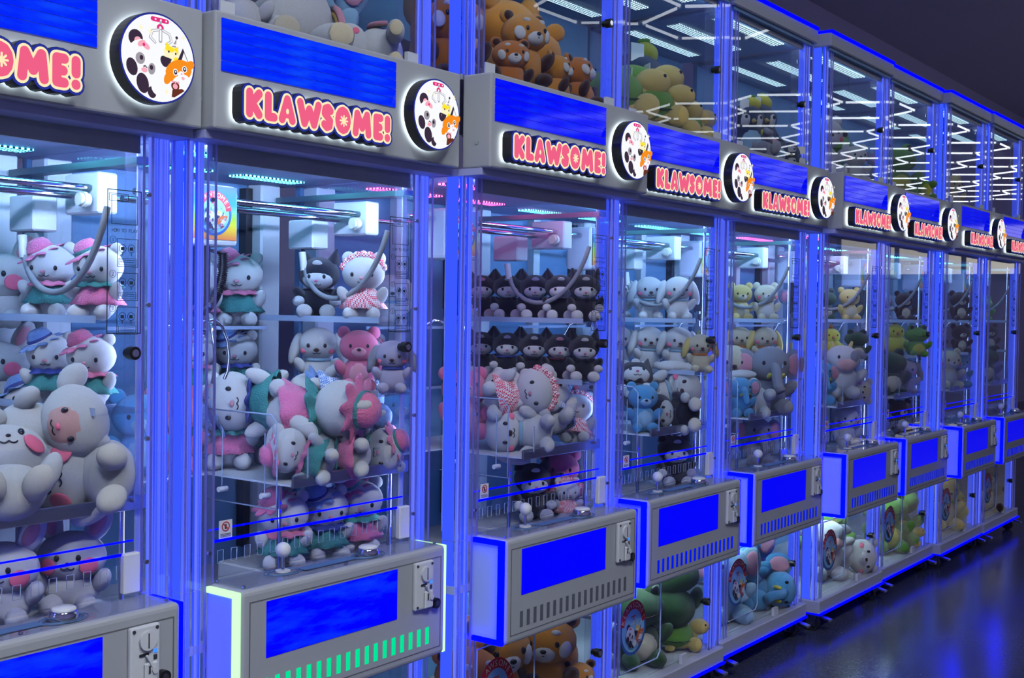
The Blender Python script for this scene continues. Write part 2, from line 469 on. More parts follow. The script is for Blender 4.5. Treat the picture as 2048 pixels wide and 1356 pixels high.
# ------------------------------------------------------------------ the room
def floor_mat():
    m, nt, out = _mat('floor_concrete')
    b = nt.nodes.new('ShaderNodeBsdfPrincipled'); b.inputs['Specular IOR Level'].default_value = 0.3
    tc = nt.nodes.new('ShaderNodeTexCoord')
    n = nt.nodes.new('ShaderNodeTexNoise'); n.inputs['Scale'].default_value = 1.6; n.inputs['Detail'].default_value = 8
    n2 = nt.nodes.new('ShaderNodeTexNoise'); n2.inputs['Scale'].default_value = 90; n2.inputs['Detail'].default_value = 3
    mx0 = nt.nodes.new('ShaderNodeMath'); mx0.operation = 'MULTIPLY'
    cr = nt.nodes.new('ShaderNodeValToRGB')
    cr.color_ramp.elements[0].position = 0.10; cr.color_ramp.elements[0].color = (0.040, 0.046, 0.058, 1)
    cr.color_ramp.elements[1].position = 0.50; cr.color_ramp.elements[1].color = (0.105, 0.112, 0.128, 1)
    nt.links.new(tc.outputs['Object'], n.inputs['Vector']); nt.links.new(tc.outputs['Object'], n2.inputs['Vector'])
    nt.links.new(n.outputs['Fac'], mx0.inputs[0]); nt.links.new(n2.outputs['Fac'], mx0.inputs[1])
    nt.links.new(mx0.outputs[0], cr.inputs[0]); nt.links.new(cr.outputs[0], b.inputs['Base Color'])
    rr = nt.nodes.new('ShaderNodeMapRange'); rr.inputs[3].default_value = 0.13; rr.inputs[4].default_value = 0.22
    nt.links.new(n.outputs['Fac'], rr.inputs[0]); nt.links.new(rr.outputs[0], b.inputs['Roughness'])
    bp = nt.nodes.new('ShaderNodeBump'); bp.inputs['Strength'].default_value = 0.05; bp.inputs['Distance'].default_value = 0.01
    nt.links.new(n2.outputs['Fac'], bp.inputs['Height']); nt.links.new(bp.outputs[0], b.inputs['Normal'])
    nt.links.new(b.outputs[0], out.inputs[0])
floor_mat()
pbr('wall_purple', (0.66, 0.60, 1.0), 0.8, noise=0.05, nscale=1.5)
pbr('ceiling_dark', (0.76, 0.70, 1.0), 0.9)
emit('daylight', (1.0, 0.95, 0.84), 0.9)
struct(MB().box(-5, 22, -7, 3.2, -0.1, 0).obj('floor', 'floor_concrete'))
struct(MB().box(-5, 22, 3.0, 3.2, 0, 4.6).obj('wall_back', 'wall_purple'))
struct(MB().box(-5, 22, -7.2, -7, 0, 4.6).obj('wall_front', 'wall_purple'))
struct(MB().box(-5.2, -5, -7, 3, 0, 4.6).obj('wall_left', 'wall_purple'))
struct(MB().box(22, 22.2, -7, 3, 0, 4.6).obj('wall_right', 'wall_purple'))
struct(MB().box(-5, 22, -7, 3, 4.6, 4.8).obj('ceiling', 'ceiling_dark'))
fr = MB()
for i in range(6):
    y0 = -6.48 + i * 1.15
    fr.box(21.86, 21.995, y0, y0 + 0.08, 2.1, 3.05)
fr.box(21.86, 21.995, -6.48, -0.65, 2.05, 2.15); fr.box(21.86, 21.995, -6.48, -0.65, 3.0, 3.1)
win = struct(fr.obj('window_1', 'dark_metal'))
for i in range(5):
    y0 = -6.4 + i * 1.15
    MB().box(21.9, 21.99, y0, y0 + 1.07, 2.15, 3.0).obj('pane', 'daylight', win)

# honeycomb of LED tubes hung under the ceiling of the aisle
hexa = empty('honeycomb_light', (6.45, -1.16, 3.15))
tag(hexa, 'white honeycomb LED tube light hanging above the aisle', 'ceiling light')
LH = 0.46
tube_me = MB().cyl((-LH / 2 + 0.02, 0, 0), (LH / 2 - 0.02, 0, 0), 0.009, n=6).mesh('tube', ['hex_led'])
joint_me = MB().cyl((0, 0, -0.016), (0, 0, 0.016), 0.024, n=8).mesh('connector', ['white_plastic'])
seen = set(); verts_seen = set()
for ci in range(-4, 20):
    for cj in range(-5, 2):
        cx = ci * 1.5 * LH; cy = (cj + (0.5 if ci % 2 else 0)) * math.sqrt(3) * LH
        wx, wy = 6.45 + cx, -1.16 + cy
        if not ((ci, cj) in ((-1, -1), (0, 0)) or (9.0 < wx < 18.5 and -4.6 < wy < -1.5)): continue
        vsx = [(cx + LH * math.cos(R(60 * k)), cy + LH * math.sin(R(60 * k))) for k in range(6)]
        for k in range(6):
            a, b = vsx[k], vsx[(k + 1) % 6]
            mx_, my_ = (a[0] + b[0]) / 2, (a[1] + b[1]) / 2
            key = (round(mx_, 2), round(my_, 2))
            if key not in seen:
                seen.add(key)
                t = inst('tube', tube_me, hexa, (mx_, my_, 0)); t.rotation_euler = (0, 0, math.atan2(b[1] - a[1], b[0] - a[0]))
            vk = (round(a[0], 2), round(a[1], 2))
            if vk not in verts_seen:
                verts_seen.add(vk); inst('connector', joint_me, hexa, (a[0], a[1], 0))
for x, y in ((0.23, 0.4), (-0.23, -0.4), (-0.46, 0.0), (4.14, -0.8), (6.9, -0.8), (9.66, -0.8), (11.73, -1.2)):
    MB().cyl((x, y, 0), (x, y, 1.45), 0.004, n=6).obj('hanger', 'steel', hexa)

# unseen lamps added over the near aisle to brighten the leftmost machines
def fill_lamp(x, y, label):
    t = empty('fill_lamp', (x, y, 4.6)); tag(t, label, 'ceiling light')
    MB().rbox(-0.62, 0.62, -0.17, 0.17, -0.09, 0.0, 0.01, 1).obj('fill_housing', 'white_metal', t)
    MB().box(-0.58, 0.58, -0.14, 0.14, -0.095, -0.089).obj('fill_diffuser', 'fill_light', t)
emit('fill_light', (0.86, 0.94, 1.0), 104.0)
fill_lamp(-1.0, -2.6, 'added unseen fill lamp above the near end of the aisle')
fill_lamp(1.0, -3.0, 'added unseen fill lamp above the aisle facing the leftmost machines')

# ------------------------------------------------------------------ claw machine
# local frame: x 0..0.8 along the row, y 0 = front of the header sign (towards -y is the aisle), z above the floor
W = 0.80
YG = 0.097          # plane of the front glass
YB = 0.72           # back panel
SIGN_Z0, SIGN_Z1, SR = 1.796, 1.858, 0.0092
LETTERS = {
    'K': (0.042, 0.086, [[(0, 0), (0, 1)], [(0.1, 0.42), (1, 1)], [(0.25, 0.55), (1, 0)]]),
    'L': (0.093, 0.128, [[(0, 1), (0, 0)], [(0, 0), (1, 0)]]),
    'A': (0.132, 0.180, [[(0, 0), (0.5, 1)], [(0.5, 1), (1, 0)], [(0.25, 0.28), (0.75, 0.28)]]),
    'W': (0.184, 0.257, [[(0, 1), (0.24, 0)], [(0.24, 0), (0.5, 0.72)], [(0.5, 0.72), (0.76, 0)], [(0.76, 0), (1, 1)]]),
    'S': (0.257, 0.294, [[(1, 0.86), (0.62, 1)], [(0.62, 1), (0.15, 0.92)], [(0.15, 0.92), (0.05, 0.68)], [(0.05, 0.68), (0.5, 0.52)],
                         [(0.5, 0.52), (0.95, 0.34)], [(0.95, 0.34), (0.85, 0.08)], [(0.85, 0.08), (0.4, 0)], [(0.4, 0), (0, 0.12)]]),
    'O': (0.300, 0.349, [[(math.cos(R(a)) * 0.5 + 0.5, math.sin(R(a)) * 0.5 + 0.5), (math.cos(R(a + 30)) * 0.5 + 0.5, math.sin(R(a + 30)) * 0.5 + 0.5)] for a in range(0, 360, 30)]
                        + [[(0.1, 0.5), (0.9, 0.5)], [(0.5, 0.1), (0.5, 0.9)]]),
    'M': (0.356, 0.417, [[(0, 0), (0.12, 1)], [(0.12, 1), (0.5, 0.3)], [(0.5, 0.3), (0.88, 1)], [(0.88, 1), (1, 0)]]),
    'E': (0.424, 0.457, [[(1, 1), (0, 1)], [(0, 1), (0, 0)], [(0, 0), (1, 0)], [(0, 0.5), (0.85, 0.5)]]),
    '!': (0.462, 0.482, [[(0.5, 1), (0.5, 0.48)], [(0.5, 0.0), (0.5, 0.01)]]),
}
def strokes(ch):
    x0, x1, st = LETTERS[ch]; x0 += 0.008; x1 += 0.008
    sx = x1 - x0 - 2 * SR; sz = SIGN_Z1 - SIGN_Z0 - 2 * SR
    return [((x0 + SR + a[0] * sx, SIGN_Z0 + SR + a[1] * sz), (x0 + SR + b[0] * sx, SIGN_Z0 + SR + b[1] * sz)) for a, b in st]

def picture(mb, cx, cz, rad, y, shrink=1.0):
    # panda, kitten, fox and claw; material order = PIC
    d = [y]
    def lay(): d[0] -= 0.00018; return d[0]
    def E(u, v, ru, rv, mi, rot=0.0, n=18):
        yy = lay(); mb.disc((cx + u * rad, cz + v * rad), ru * rad, rv * rad, yy, yy + 0.00016, mi, n, R(rot))
    def P(pts, mi):
        yy = lay(); mb.plate([(cx + u * rad, cz + v * rad) for u, v in pts], yy, yy + 0.00016, mi)
    def C(a, b, r, mi):
        yy = lay(); mb.capsule((cx + a[0] * rad, cz + a[1] * rad), (cx + b[0] * rad, cz + b[1] * rad), r * rad, yy, yy + 0.00016, mi, 5)
    # claw at the top
    C((-0.18, 0.92), (0.24, 0.92), 0.055, 5); C((0.05, 0.90), (0.05, 0.72), 0.03, 3)
    E(0.04, 0.74, 0.1, 0.085, 5); E(0.04, 0.74, 0.035, 0.035, 0, n=8)
    for k in (-0.1, 0.05, 0.2): E(k, 0.92, 0.025, 0.025, 0, n=8)
    C((0.04, 0.66), (0.04, 0.42), 0.05, 3); C((0.04, 0.66), (0.04, 0.44), 0.025, 0)
    for sgn in (-1, 1):
        pts = [(0.04 + sgn * 0.05, 0.68), (0.04 + sgn * 0.24, 0.62), (0.04 + sgn * 0.30, 0.46), (0.04 + sgn * 0.16, 0.36)]
        for a, b in zip(pts, pts[1:]): C(a, b, 0.035, 3)
        for a, b in zip(pts, pts[1:]): C(a, b, 0.015, 0)
    # panda
    E(-0.68, 0.36, 0.20, 0.20, 1); E(-0.62, 0.30, 0.10, 0.10, 4)
    E(-0.46, -0.14, 0.50, 0.50, 0)
    E(-0.52, 0.26, 0.12, 0.07, 4, 30); E(-0.40, 0.22, 0.12, 0.07, 4, -30); E(-0.46, 0.24, 0.04, 0.04, 5, n=8)
    E(0.12, -0.06, 0.10, 0.14, 1, 30)
    E(-0.56, -0.10, 0.13, 0.14, 2); E(-0.53, -0.08, 0.05, 0.06, 1, n=10)
    E(-0.24, -0.30, 0.10, 0.14, 2, -10); E(-0.25, -0.27, 0.05, 0.06, 1, n=10)
    E(-0.45, -0.36, 0.09, 0.06, 4, n=10)
    C((-0.47, -0.28), (-0.43, -0.26), 0.015, 1); C((-0.43, -0.26), (-0.38, -0.30), 0.012, 1)
    E(-0.80, -0.34, 0.15, 0.21, 1, 20)
    E(-0.50, -0.68, 0.17, 0.24, 1, 15); E(-0.24, -0.86, 0.12, 0.14, 1, 20)
    E(-0.02, -0.72, 0.24, 0.2, 0)
    # kitten with a party hat
    E(0.30, 0.06, 0.22, 0.17, 9); E(0.31, 0.19, 0.23, 0.16, 9)
    P([(0.12, 0.22), (0.16, 0.42), (0.28, 0.30)], 7); P([(0.36, 0.28), (0.50, 0.36), (0.50, 0.16)], 7)
    E(0.26, 0.25, 0.13, 0.07, 7); E(0.44, 0.02, 0.07, 0.07, 7)
    E(0.22, 0.19, 0.025, 0.03, 1, n=8); E(0.42, 0.17, 0.025, 0.03, 1, n=8)
    P([(0.30, 0.32), (0.42, 0.32), (0.44, 0.54)], 2); C((0.33, 0.37), (0.42, 0.38), 0.018, 0); E(0.44, 0.56, 0.04, 0.04, 1, n=8)
    # fox
    P([(0.30, 0.02), (0.04, 0.06), (0.20, -0.24)], 1); P([(0.46, 0.0), (0.62, 0.34), (0.80, 0.0)], 1)
    P([(0.58, 0.02), (0.65, 0.24), (0.78, 0.0)], 0)
    E(0.50, -0.24, 0.40, 0.27, 6, 22); E(0.84, -0.04, 0.13, 0.10, 6, 35); E(0.18, -0.46, 0.10, 0.16, 6, -25)
    E(0.56, -0.44, 0.25, 0.11, 0, 22); E(0.57, -0.33, 0.10, 0.10, 0, 22)
    E(0.40, -0.28, 0.075, 0.085, 0, n=10); E(0.40, -0.28, 0.05, 0.06, 1, n=10); E(0.40, -0.27, 0.02, 0.025, 0, n=8)
    E(0.66, -0.17, 0.075, 0.085, 0, n=10); E(0.66, -0.17, 0.05, 0.06, 1, n=10); E(0.66, -0.16, 0.02, 0.025, 0, n=8)
    E(0.57, -0.30, 0.03, 0.025, 4, n=8); E(0.61, -0.40, 0.05, 0.04, 4, n=8)
    P([(0.30, -0.72), (0.58, -0.66), (0.66, -0.70), (0.36, -0.90), (0.28, -0.90)], 8)
    E(0.38, -0.62, 0.12, 0.11, 8); E(0.38, -0.63, 0.075, 0.065, 4, n=10)
    for k in range(3): E(0.30 + 0.08 * k, -0.53, 0.032, 0.032, 4, n=8)
    for (u, v) in ((-0.36, 0.56), (0.60, 0.58), (0.12, -0.80), (-0.62, 0.60)):
        P([(u - 0.08, v), (u - 0.02, v - 0.02), (u, v - 0.1), (u + 0.02, v - 0.02), (u + 0.08, v), (u + 0.02, v + 0.02), (u, v + 0.1), (u - 0.02, v + 0.02)], 9)

def badge(mb, cx, cz, rx, rz, y):
    # round printed badge: blue rim, sky inner disc, red arc with lettering; material order = BDG + bd_blue(10) + bd_sky(11)
    mb.disc((cx, cz), rx, rz, y - 0.0006, y, 10, 32)
    mb.disc((cx, cz - 0.04 * rz), rx * 0.86, rz * 0.84, y - 0.0008, y - 0.0006, 11, 32)
    n = 14
    out, inn = [], []
    for i in range(n + 1):
        a = R(170 - 160 * i / n)
        out.append((cx + rx * 1.0 * math.cos(a), cz + rz * 1.02 * math.sin(a))); inn.append((cx + rx * 0.70 * math.cos(a), cz + rz * 0.70 * math.sin(a)))
    yy = y - 0.0011
    for i in range(n): mb.plate([out[i + 1], out[i], inn[i], inn[i + 1]], yy, yy + 0.0002, 5)
    for i, ch in enumerate('KLAWSOME!'):
        a = R(158 - 136 * i / 8)
        add_text(mb, ch, cx + rx * 0.76 * math.cos(a), cz + rz * 0.76 * math.sin(a), rx * 0.30, y - 0.0014, a - PI / 2, 9)
    picture(mb, cx, cz - 0.12 * rz, min(rx, rz) * 0.64, y - 0.0009)

def make_machine():
    t = empty('claw_machine')
    # ---- base, posts, roof, back
    base = MB().rbox(0, W, 0.065, 0.75, 0.085, 0.143, 0.004, 1).obj('base', 'grey_metal', t)
    MB().box(0.0, W, 0.058, 0.066, 0.080, 0.0885).obj('under_light', 'led_blue', base)
    bl = MB().box(0.0, 0.006, 0.066, 0.2, 0.080, 0.087); bl.obj('under_light', 'led_blue', base)
    cast = MB().box(-0.028, 0.028, -0.028, 0.028, 0.078, 0.085).box(-0.022, -0.017, -0.02, 0.02, 0.022, 0.08).box(0.017, 0.022, -0.02, 0.02, 0.022, 0.08)
    cast_me = cast.mesh('caster', ['steel'])
    wheel_me = MB().cyl((-0.014, 0, 0.032), (0.014, 0, 0.032), 0.032, n=20).cyl((-0.026, 0, 0.032), (0.026, 0, 0.032), 0.006, n=8).mesh('wheel', ['rubber'])
    lever_me = MB().add([(-0.012, -0.02, 0.066), (0.012, -0.02, 0.066), (0.018, -0.085, 0.052), (-0.018, -0.085, 0.052), (-0.012, -0.02, 0.074), (0.012, -0.02, 0.074), (0.018, -0.085, 0.060), (-0.018, -0.085, 0.060)],
                        [(0, 3, 2, 1), (4, 5, 6, 7), (0, 1, 5, 4), (1, 2, 6, 5), (2, 3, 7, 6), (3, 0, 4, 7)]).mesh('brake_lever', ['steel'])
    for x, y in ((0.05, 0.115), (0.75, 0.115), (0.05, 0.69), (0.75, 0.69)):
        c = inst('caster', cast_me, t, (x, y, 0)); inst('wheel', wheel_me, c)
        if y < 0.3: inst('brake_lever', lever_me, c)
    roof = MB().rbox(0, W, 0.068, 0.75, 2.562, 2.620, 0.004, 1).obj('roof', 'grey_metal', t)
    MB().box(0.0, W, 0.062, 0.076, 2.620, 2.631).obj('roof_light', 'led_blue', roof)
    MB().box(0.0, 0.010, 0.076, 0.25, 2.620, 2.631).obj('roof_light', 'led_blue', roof)
    for z0, z1 in ((0.143, 1.7695), (2.015, 2.562)): MB().box(0.01, W - 0.01, YB, YB + 0.02, z0, z1).obj('back_panel', 'case_blue', t)
    for x0 in (0.02, 0.70): MB().rbox(x0, x0 + 0.075, 0.655, YB, 0.66, 1.755, 0.006, 1).obj('back_column', 'white_metal', t)
    MB().box(0.40, 0.44, 0.69, YB, 0.66, 1.755).obj('back_column', 'white_metal', t)
    for x0, x1 in ((0.672, 0.696), (0.10, 0.115)): MB().box(x0, x1, 0.69, YB, 0.7, 1.74).obj('door_gasket', 'black_plastic', t)
    # ---- corner posts on three levels: clear shell, two LED strips, clear edge rods
    for (z0, z1) in ((0.143, 0.78), (0.78, 1.7695), (2.015, 2.562)):
        for side in (0, 1):
            fx = (lambda x: x) if side == 0 else (lambda x: W - x)
            def bx(mb, a, b, *r): mb.box(min(fx(a), fx(b)), max(fx(a), fx(b)), *r)
            def pn(mb, a, b, *r, axis='y'): mb.pane(min(fx(a), fx(b)), max(fx(a), fx(b)), *r, axis=axis)
            mb = MB(); pn(mb, 0.0005, 0.078, 0.088, 0.092, z0, z1); pn(mb, 0.074, 0.078, 0.092, 0.155, z0, z1, axis='x')
            post = mb.obj('corner_post', 'post_acrylic', t)
            for a, b, mt in ((0.006, 0.027, 'led_post'), (0.036, 0.055, 'led_post')):
                mb = MB(); bx(mb, a, b, 0.100, 0.106, z0 + 0.001, z1 - 0.001); mb.obj('led_strip', mt, post)
            mb = MB(); bx(mb, 0.006, 0.010, 0.112, 0.150, z0 + 0.001, z1 - 0.001); mb.obj('led_strip', 'led_post_deep', post)
            for a in (0.0032, 0.0565, 0.078):
                mb = MB(); mb.cyl((fx(a), 0.0885, z0), (fx(a), 0.0885, z1), 0.0028, n=8); mb.obj('edge_rod', 'post_edge', post)
            if z1 - z0 > 0.9:
                for zz in (0.86, 1.12, 1.40, 1.63):
                    mb = MB(); mb.cyl((fx(0.067), 0.084, zz), (fx(0.067), 0.09, zz), 0.005, n=8); mb.obj('post_screw', 'chrome', post)
    # ---- decks
    MB().box(0.0, W, 0.10, YB, 0.64, 0.66).obj('lower_deck', 'grey_metal', t)
    MB().box(0.0, W, 0.03, YB, 1.752, 1.7695).obj('cabinet_ceiling', 'case_lilac', t)
    MB().box(0.0, W, 0.10, YB, 2.005, 2.02).obj('upper_deck', 'grey_metal', t)
    MB().box(0.02, W - 0.02, 0.08, YB, 2.548, 2.562).obj('upper_ceiling', 'case_blue', t)
    led = {}
    for nm, z, ys, xs, mt in (('cabinet_led_bar', 1.748, ((0.22, 0.278), (0.50, 0.558)), (0.12, 0.40), 'led_bar_cyan'),
                              ('upper_led_bar', 2.544, ((0.16, 0.215), (0.36, 0.415), (0.56, 0.615)), (0.10, 0.66), 'led_bar_white'),
                              ('lower_led_bar', 0.636, ((0.25, 0.29),), (0.10, 0.70), 'led_bar_lower')):
        for y0, y1 in ys:
            MB().box(xs[0], xs[1], y0, y1, z, z + 0.004).obj(nm, mt, t)
            if nm[0] == 'c': MB().box(0.50, 0.72, y0, y1, z, z + 0.004).obj(nm, mt, t)
    rail = MB().box(0.078, W - 0.078, 0.102, 0.112, 1.716, 1.752).obj('top_rail', 'grey_metal', t)
    MB().box(0.09, W - 0.09, 0.112, 0.115, 1.720, 1.748).obj('front_fill', 'fill_front', rail)  # unseen strip added behind the rail to brighten the prizes
    rail = MB().box(0.078, W - 0.078, 0.102, 0.112, 2.528, 2.548).obj('top_rail', 'grey_metal', t)
    MB().box(0.09, W - 0.09, 0.112, 0.115, 2.530, 2.546).obj('front_fill', 'fill_front_upper', rail)  # added fill strip facing back into the top case, unseen from the aisle
    rail = MB().box(0.078, W - 0.078, 0.104, 0.112, 0.600, 0.640).obj('top_rail', 'grey_metal', t)
    MB().box(0.09, W - 0.09, 0.112, 0.115, 0.604, 0.636).obj('lower_front_fill', 'fill_lower', rail)  # fill strip added out of sight behind the control panel
    for cx_, nx, ny in ((0.030, 0.55, 0.835), (W - 0.036, -0.16, 0.987)):
        # unseen fill strip added behind the front post, turned towards the prizes
        def slab(d0, d1, hw, z0, z1):
            tx, ty = ny, -nx
            pts = [(cx_ + tx * q + nx * d, 0.162 + ty * q + ny * d) for d, q in ((d0, -hw), (d0, hw), (d1, hw), (d1, -hw))]
            return MB().add([(x, y, z0) for x, y in pts] + [(x, y, z1) for x, y in pts], [(0, 1, 2, 3), (7, 6, 5, 4), (0, 4, 5, 1), (1, 5, 6, 2), (2, 6, 7, 3), (3, 7, 4, 0)])
        br = slab(-0.004, 0.0, 0.0095, 0.80, 1.74).obj('fill_channel', 'white_metal', t)
        slab(0.0, 0.0012, 0.0065, 0.81, 1.73).obj('inner_fill', 'fill_inner', br)
    bn = MB().rbox(0.36, 0.75, 0.14, 0.42, 0.66, 0.748, 0.004, 1).obj('prize_bin', 'grey_metal', t)
    # ---- glass
    def door(z0, z1, zl):
        g = MB().pane(0.080, W - 0.080, YG, YG + 0.004, z0, z1).obj('glass_door', 'glass', t)
        mb = MB().cyl((W - 0.103, YG - 0.018, zl), (W - 0.103, YG, zl), 0.014, n=16).cyl((W - 0.103, YG + 0.004, zl), (W - 0.103, YG + 0.012, zl), 0.010, n=12)
        k = mb.obj('door_lock', 'black_plastic', g)
        MB().cyl((W - 0.103, YG - 0.0195, zl), (W - 0.103, YG - 0.018, zl), 0.008, n=12).obj('lock_cylinder', 'chrome', g)
        return g
    main = door(0.80, 1.752, 1.300)
    low = door(0.15, 0.62, 0.33)
    up = door(2.035, 2.548, 2.29)
    MB().box(0.078, W - 0.078, 0.086, 0.104, 2.015, 2.033).obj('door_rail', 'grey_metal', t)
    for x0 in (0.078, W - 0.118): MB().box(x0, x0 + 0.04, 0.080, 0.092, 2.015, 2.062).obj('corner_bracket', 'white_metal', t)
    for x in (0.14, W - 0.12): MB().cyl((x, 0.082, 2.025), (x, 0.087, 2.025), 0.005, n=8).obj('rail_screw', 'dark_metal', t)
    MB().box(0.5, 0.54, 0.080, 0.092, 0.143, 0.175).obj('door_stop', 'white_metal', t)
    for z0, z1 in ((0.145, 0.64), (0.66, 1.752), (2.02, 2.548)):
        MB().pane(W - 0.006, W - 0.002, 0.16, YB, z0, z1, axis='x').obj('side_glass', 'side_glass', t)
    # badge on a clear rounded panel of the lower door
    mb = MB(); fr = [(0.092, 0.20), (0.34, 0.20), (0.36, 0.22), (0.36, 0.455), (0.34, 0.475), (0.092, 0.475)]
    mb.tube([(x, YG - 0.005, z) for x, z in fr], 0.0028, 6, closed=True); mb.obj('hatch_edge', 'acrylic_edge', low)
    mb = MB(); badge(mb, 0.182, 0.338, 0.084, 0.092, YG - 0.001); mb.obj('badge', BDG + ['bd_blue', 'bd_sky'], low)
    # how-to-play print on the main glass
    mb = MB(); y = YG - 0.0008
    def frame(x0, x1, z0, z1, wd=0.0012, mi=0):
        for a in ((x0, x1, z0, z0 + wd), (x0, x1, z1 - wd, z1), (x0, x0 + wd, z0, z1), (x1 - wd, x1, z0, z1)): mb.box(a[0], a[1], y, y + 0.0004, a[2], a[3], mi)
    hx0, hx1 = 0.640, 0.722
    frame(hx0, hx1, 1.340, 1.636, 0.002); frame(hx0 + 0.010, hx1 - 0.010, 1.565, 1.625); frame(hx0 + 0.004, hx0 + 0.05, 1.612, 1.628)
    for i, ch in enumerate('HOW TO PLAY'): add_text(mb, ch, hx0 + 0.014 + i * 0.0056, 1.549, 0.0105, y)
    for k, zt in enumerate((1.538, 1.468, 1.398)):
        add_text(mb, str(k + 1), hx0 + 0.014, zt - 0.009, 0.012, y)
        mb.tube([(hx0 + 0.014 + 0.0075 * math.cos(2 * PI * i / 12), y, zt - 0.005 + 0.0075 * math.sin(2 * PI * i / 12)) for i in range(12)], 0.0005, 4, closed=True)
        frame(hx0 + 0.024, hx1 - 0.008, zt - 0.06, zt - 0.002); frame(hx0 + 0.028, hx1 - 0.012, zt - 0.056, zt - 0.042, 0.0008)
        for q in range(2): mb.box(hx0 + 0.031, hx1 - 0.016, y, y + 0.0004, zt - 0.0465 - q * 0.004, zt - 0.0453 - q * 0.004)
        for q in range(2):
            cx = hx0 + 0.037 + q * 0.021
            mb.tube([(cx + 0.0085 * math.cos(2 * PI * i / 10), y, zt - 0.022 + 0.0085 * math.sin(2 * PI * i / 10)) for i in range(10)], 0.0006, 4, closed=True)
            mb.box(cx - 0.004, cx + 0.004, y, y + 0.0004, zt - 0.026, zt - 0.019); mb.box(cx - 0.0006, cx + 0.0006, y, y + 0.0004, zt - 0.037, zt - 0.03)
    mb.obj('instruction_print', 'print_dark', main)
    mb = MB(); mb.box(0.100, 0.137, YG - 0.0012, YG - 0.0008, 0.885, 0.925, 0)
    mb.tube([(0.1185 + 0.010 * math.cos(2 * PI * i / 14), YG - 0.0016, 0.911 + 0.010 * math.sin(2 * PI * i / 14)) for i in range(14)], 0.0013, 4, 1, closed=True)
    mb.capsule((0.112, 0.917), (0.125, 0.905), 0.0012, YG - 0.0018, YG - 0.0014, 1); mb.box(0.116, 0.121, YG - 0.0016, YG - 0.0013, 0.905, 0.916, 2)
    for k in range(3): mb.box(0.104, 0.133, YG - 0.0016, YG - 0.0013, 0.888 + k * 0.003, 0.8892 + k * 0.003, 2)
    mb.obj('warning_sticker', ['paper', 'red_print', 'print_dark'], main)
    # prize flap with lit edges and vent slots at the foot of the main glass
    for zz, yy, r in ((0.882, YG - 0.004, 0.0024), (0.905, YG + 0.012, 0.0017)):
        MB().box(0.082, W - 0.085, yy - r, yy + r, zz - r, zz + r).obj('flap_edge', 'led_blue', main)
    vs_me = MB(); vs_me.tube([(-0.008, 0, -0.014), (0.008, 0, -0.014), (0.008, 0, 0.014), (-0.008, 0, 0.014)], 0.0009, 4, closed=True)
    vs_me = vs_me.mesh('vent_slot', ['acrylic_edge'])
    for i in range(16): inst('vent_slot', vs_me, main, (0.105 + i * 0.038, YG - 0.001, 0.846))
    MB().rbox(W - 0.125, W - 0.085, 0.080, YG, 0.80, 0.885, 0.003, 1).obj('corner_bracket', 'white_plastic', t)

    # ---- header with screen, letter sign and roundel
    hd = MB().rbox(0, W, 0, 0.095, 1.7695, 2.015, 0.005, 2).obj('header', 'grey_metal', t)
    for x, z in ((-0.001, 1.83),):
        MB().cyl((0.003, 0.045, 1.835), (-0.0015, 0.045, 1.835), 0.006, n=10).obj('header_screw', 'steel', hd)
    MB().cyl((0.55, 0.06, 1.7695), (0.55, 0.06, 1.765), 0.006, n=8).obj('header_screw', 'steel', hd)
    zs = [1.8902 + i * (0.1104 / 5) for i in range(6)]
    strip_me = MB().box(0.016, 0.5485, -0.003, 0.004, 0.0008, 0.1104 / 5 - 0.0008).mesh('screen_strip', ['screen_header'])
    for i in range(5): inst('screen_strip', strip_me, hd, (0, 0, zs[i]))
    bk, bd, ol, hl = MB(), MB(), MB(), MB()
    for ch in LETTERS:
        mb = MB()
        for a, b in strokes(ch):
            mb.capsule(a, b, SR, -0.0408, -0.0398)
            ol.capsule(a, b, SR + 0.0048, -0.0400, -0.0390); bd.capsule(a, b, SR + 0.0095, -0.0392, -0.0375)
            bk.capsule(a, b, SR + 0.0105, -0.0377, -0.008, n=6); hl.capsule(a, b, SR + 0.0085, -0.0079, -0.0055, n=6)
        mb.obj('letter', 'sign_pink', hd)
    bk.obj('sign_backing', 'black_plastic', hd); bd.obj('sign_border', 'sign_blue', hd); ol.obj('sign_outline', 'sign_cream', hd); hl.obj('sign_backlight', 'sign_backlight', hd)
    mb = MB(); cx, cz = 0.3345, 1.826
    for k in range(8):
        a = R(45 * k); mb.capsule((cx + 0.004 * math.cos(a), cz + 0.004 * math.sin(a)), (cx + 0.0115 * math.cos(a), cz + 0.0115 * math.sin(a)), 0.0019, -0.0414, -0.0408, n=5)
    mb.disc((cx, cz), 0.0045, 0.0045, -0.0414, -0.0408, n=10)
    mb.disc((0.164, 1.823), 0.004, 0.006, -0.0414, -0.0408, n=10)
    mb.obj('sign_star', 'sign_cream', hd)
    rc = (0.660, 1.886); RR = 0.0885
    MB().disc(rc, RR, RR, -0.040, -0.008, n=48).obj('roundel_rim', 'black_plastic', hd)
    MB().disc(rc, RR - 0.002, RR - 0.002, -0.0079, -0.0055, n=40).obj('roundel_backlight', 'sign_backlight', hd)
    MB().disc(rc, RR - 0.0005, RR - 0.0005, -0.0405, -0.0398, n=48).obj('roundel_border', 'sign_blue', hd)
    mb = MB(); mb.disc(rc, RR - 0.004, RR - 0.004, -0.0412, -0.0404, 0, n=48)
    picture(mb, rc[0], rc[1], (RR - 0.004) * 0.965, -0.0412); mb.obj('roundel_picture', PIC, hd)

    # ---- control panel
    px0, px1, pz0, pz1, py = 0.0695, 0.7402, 0.5088, 0.7915, -0.0222
    cp = MB().rbox(px0, px1, py, 0.098, pz0, pz1, 0.012, 3).obj('control_panel', 'grey_metal', t)
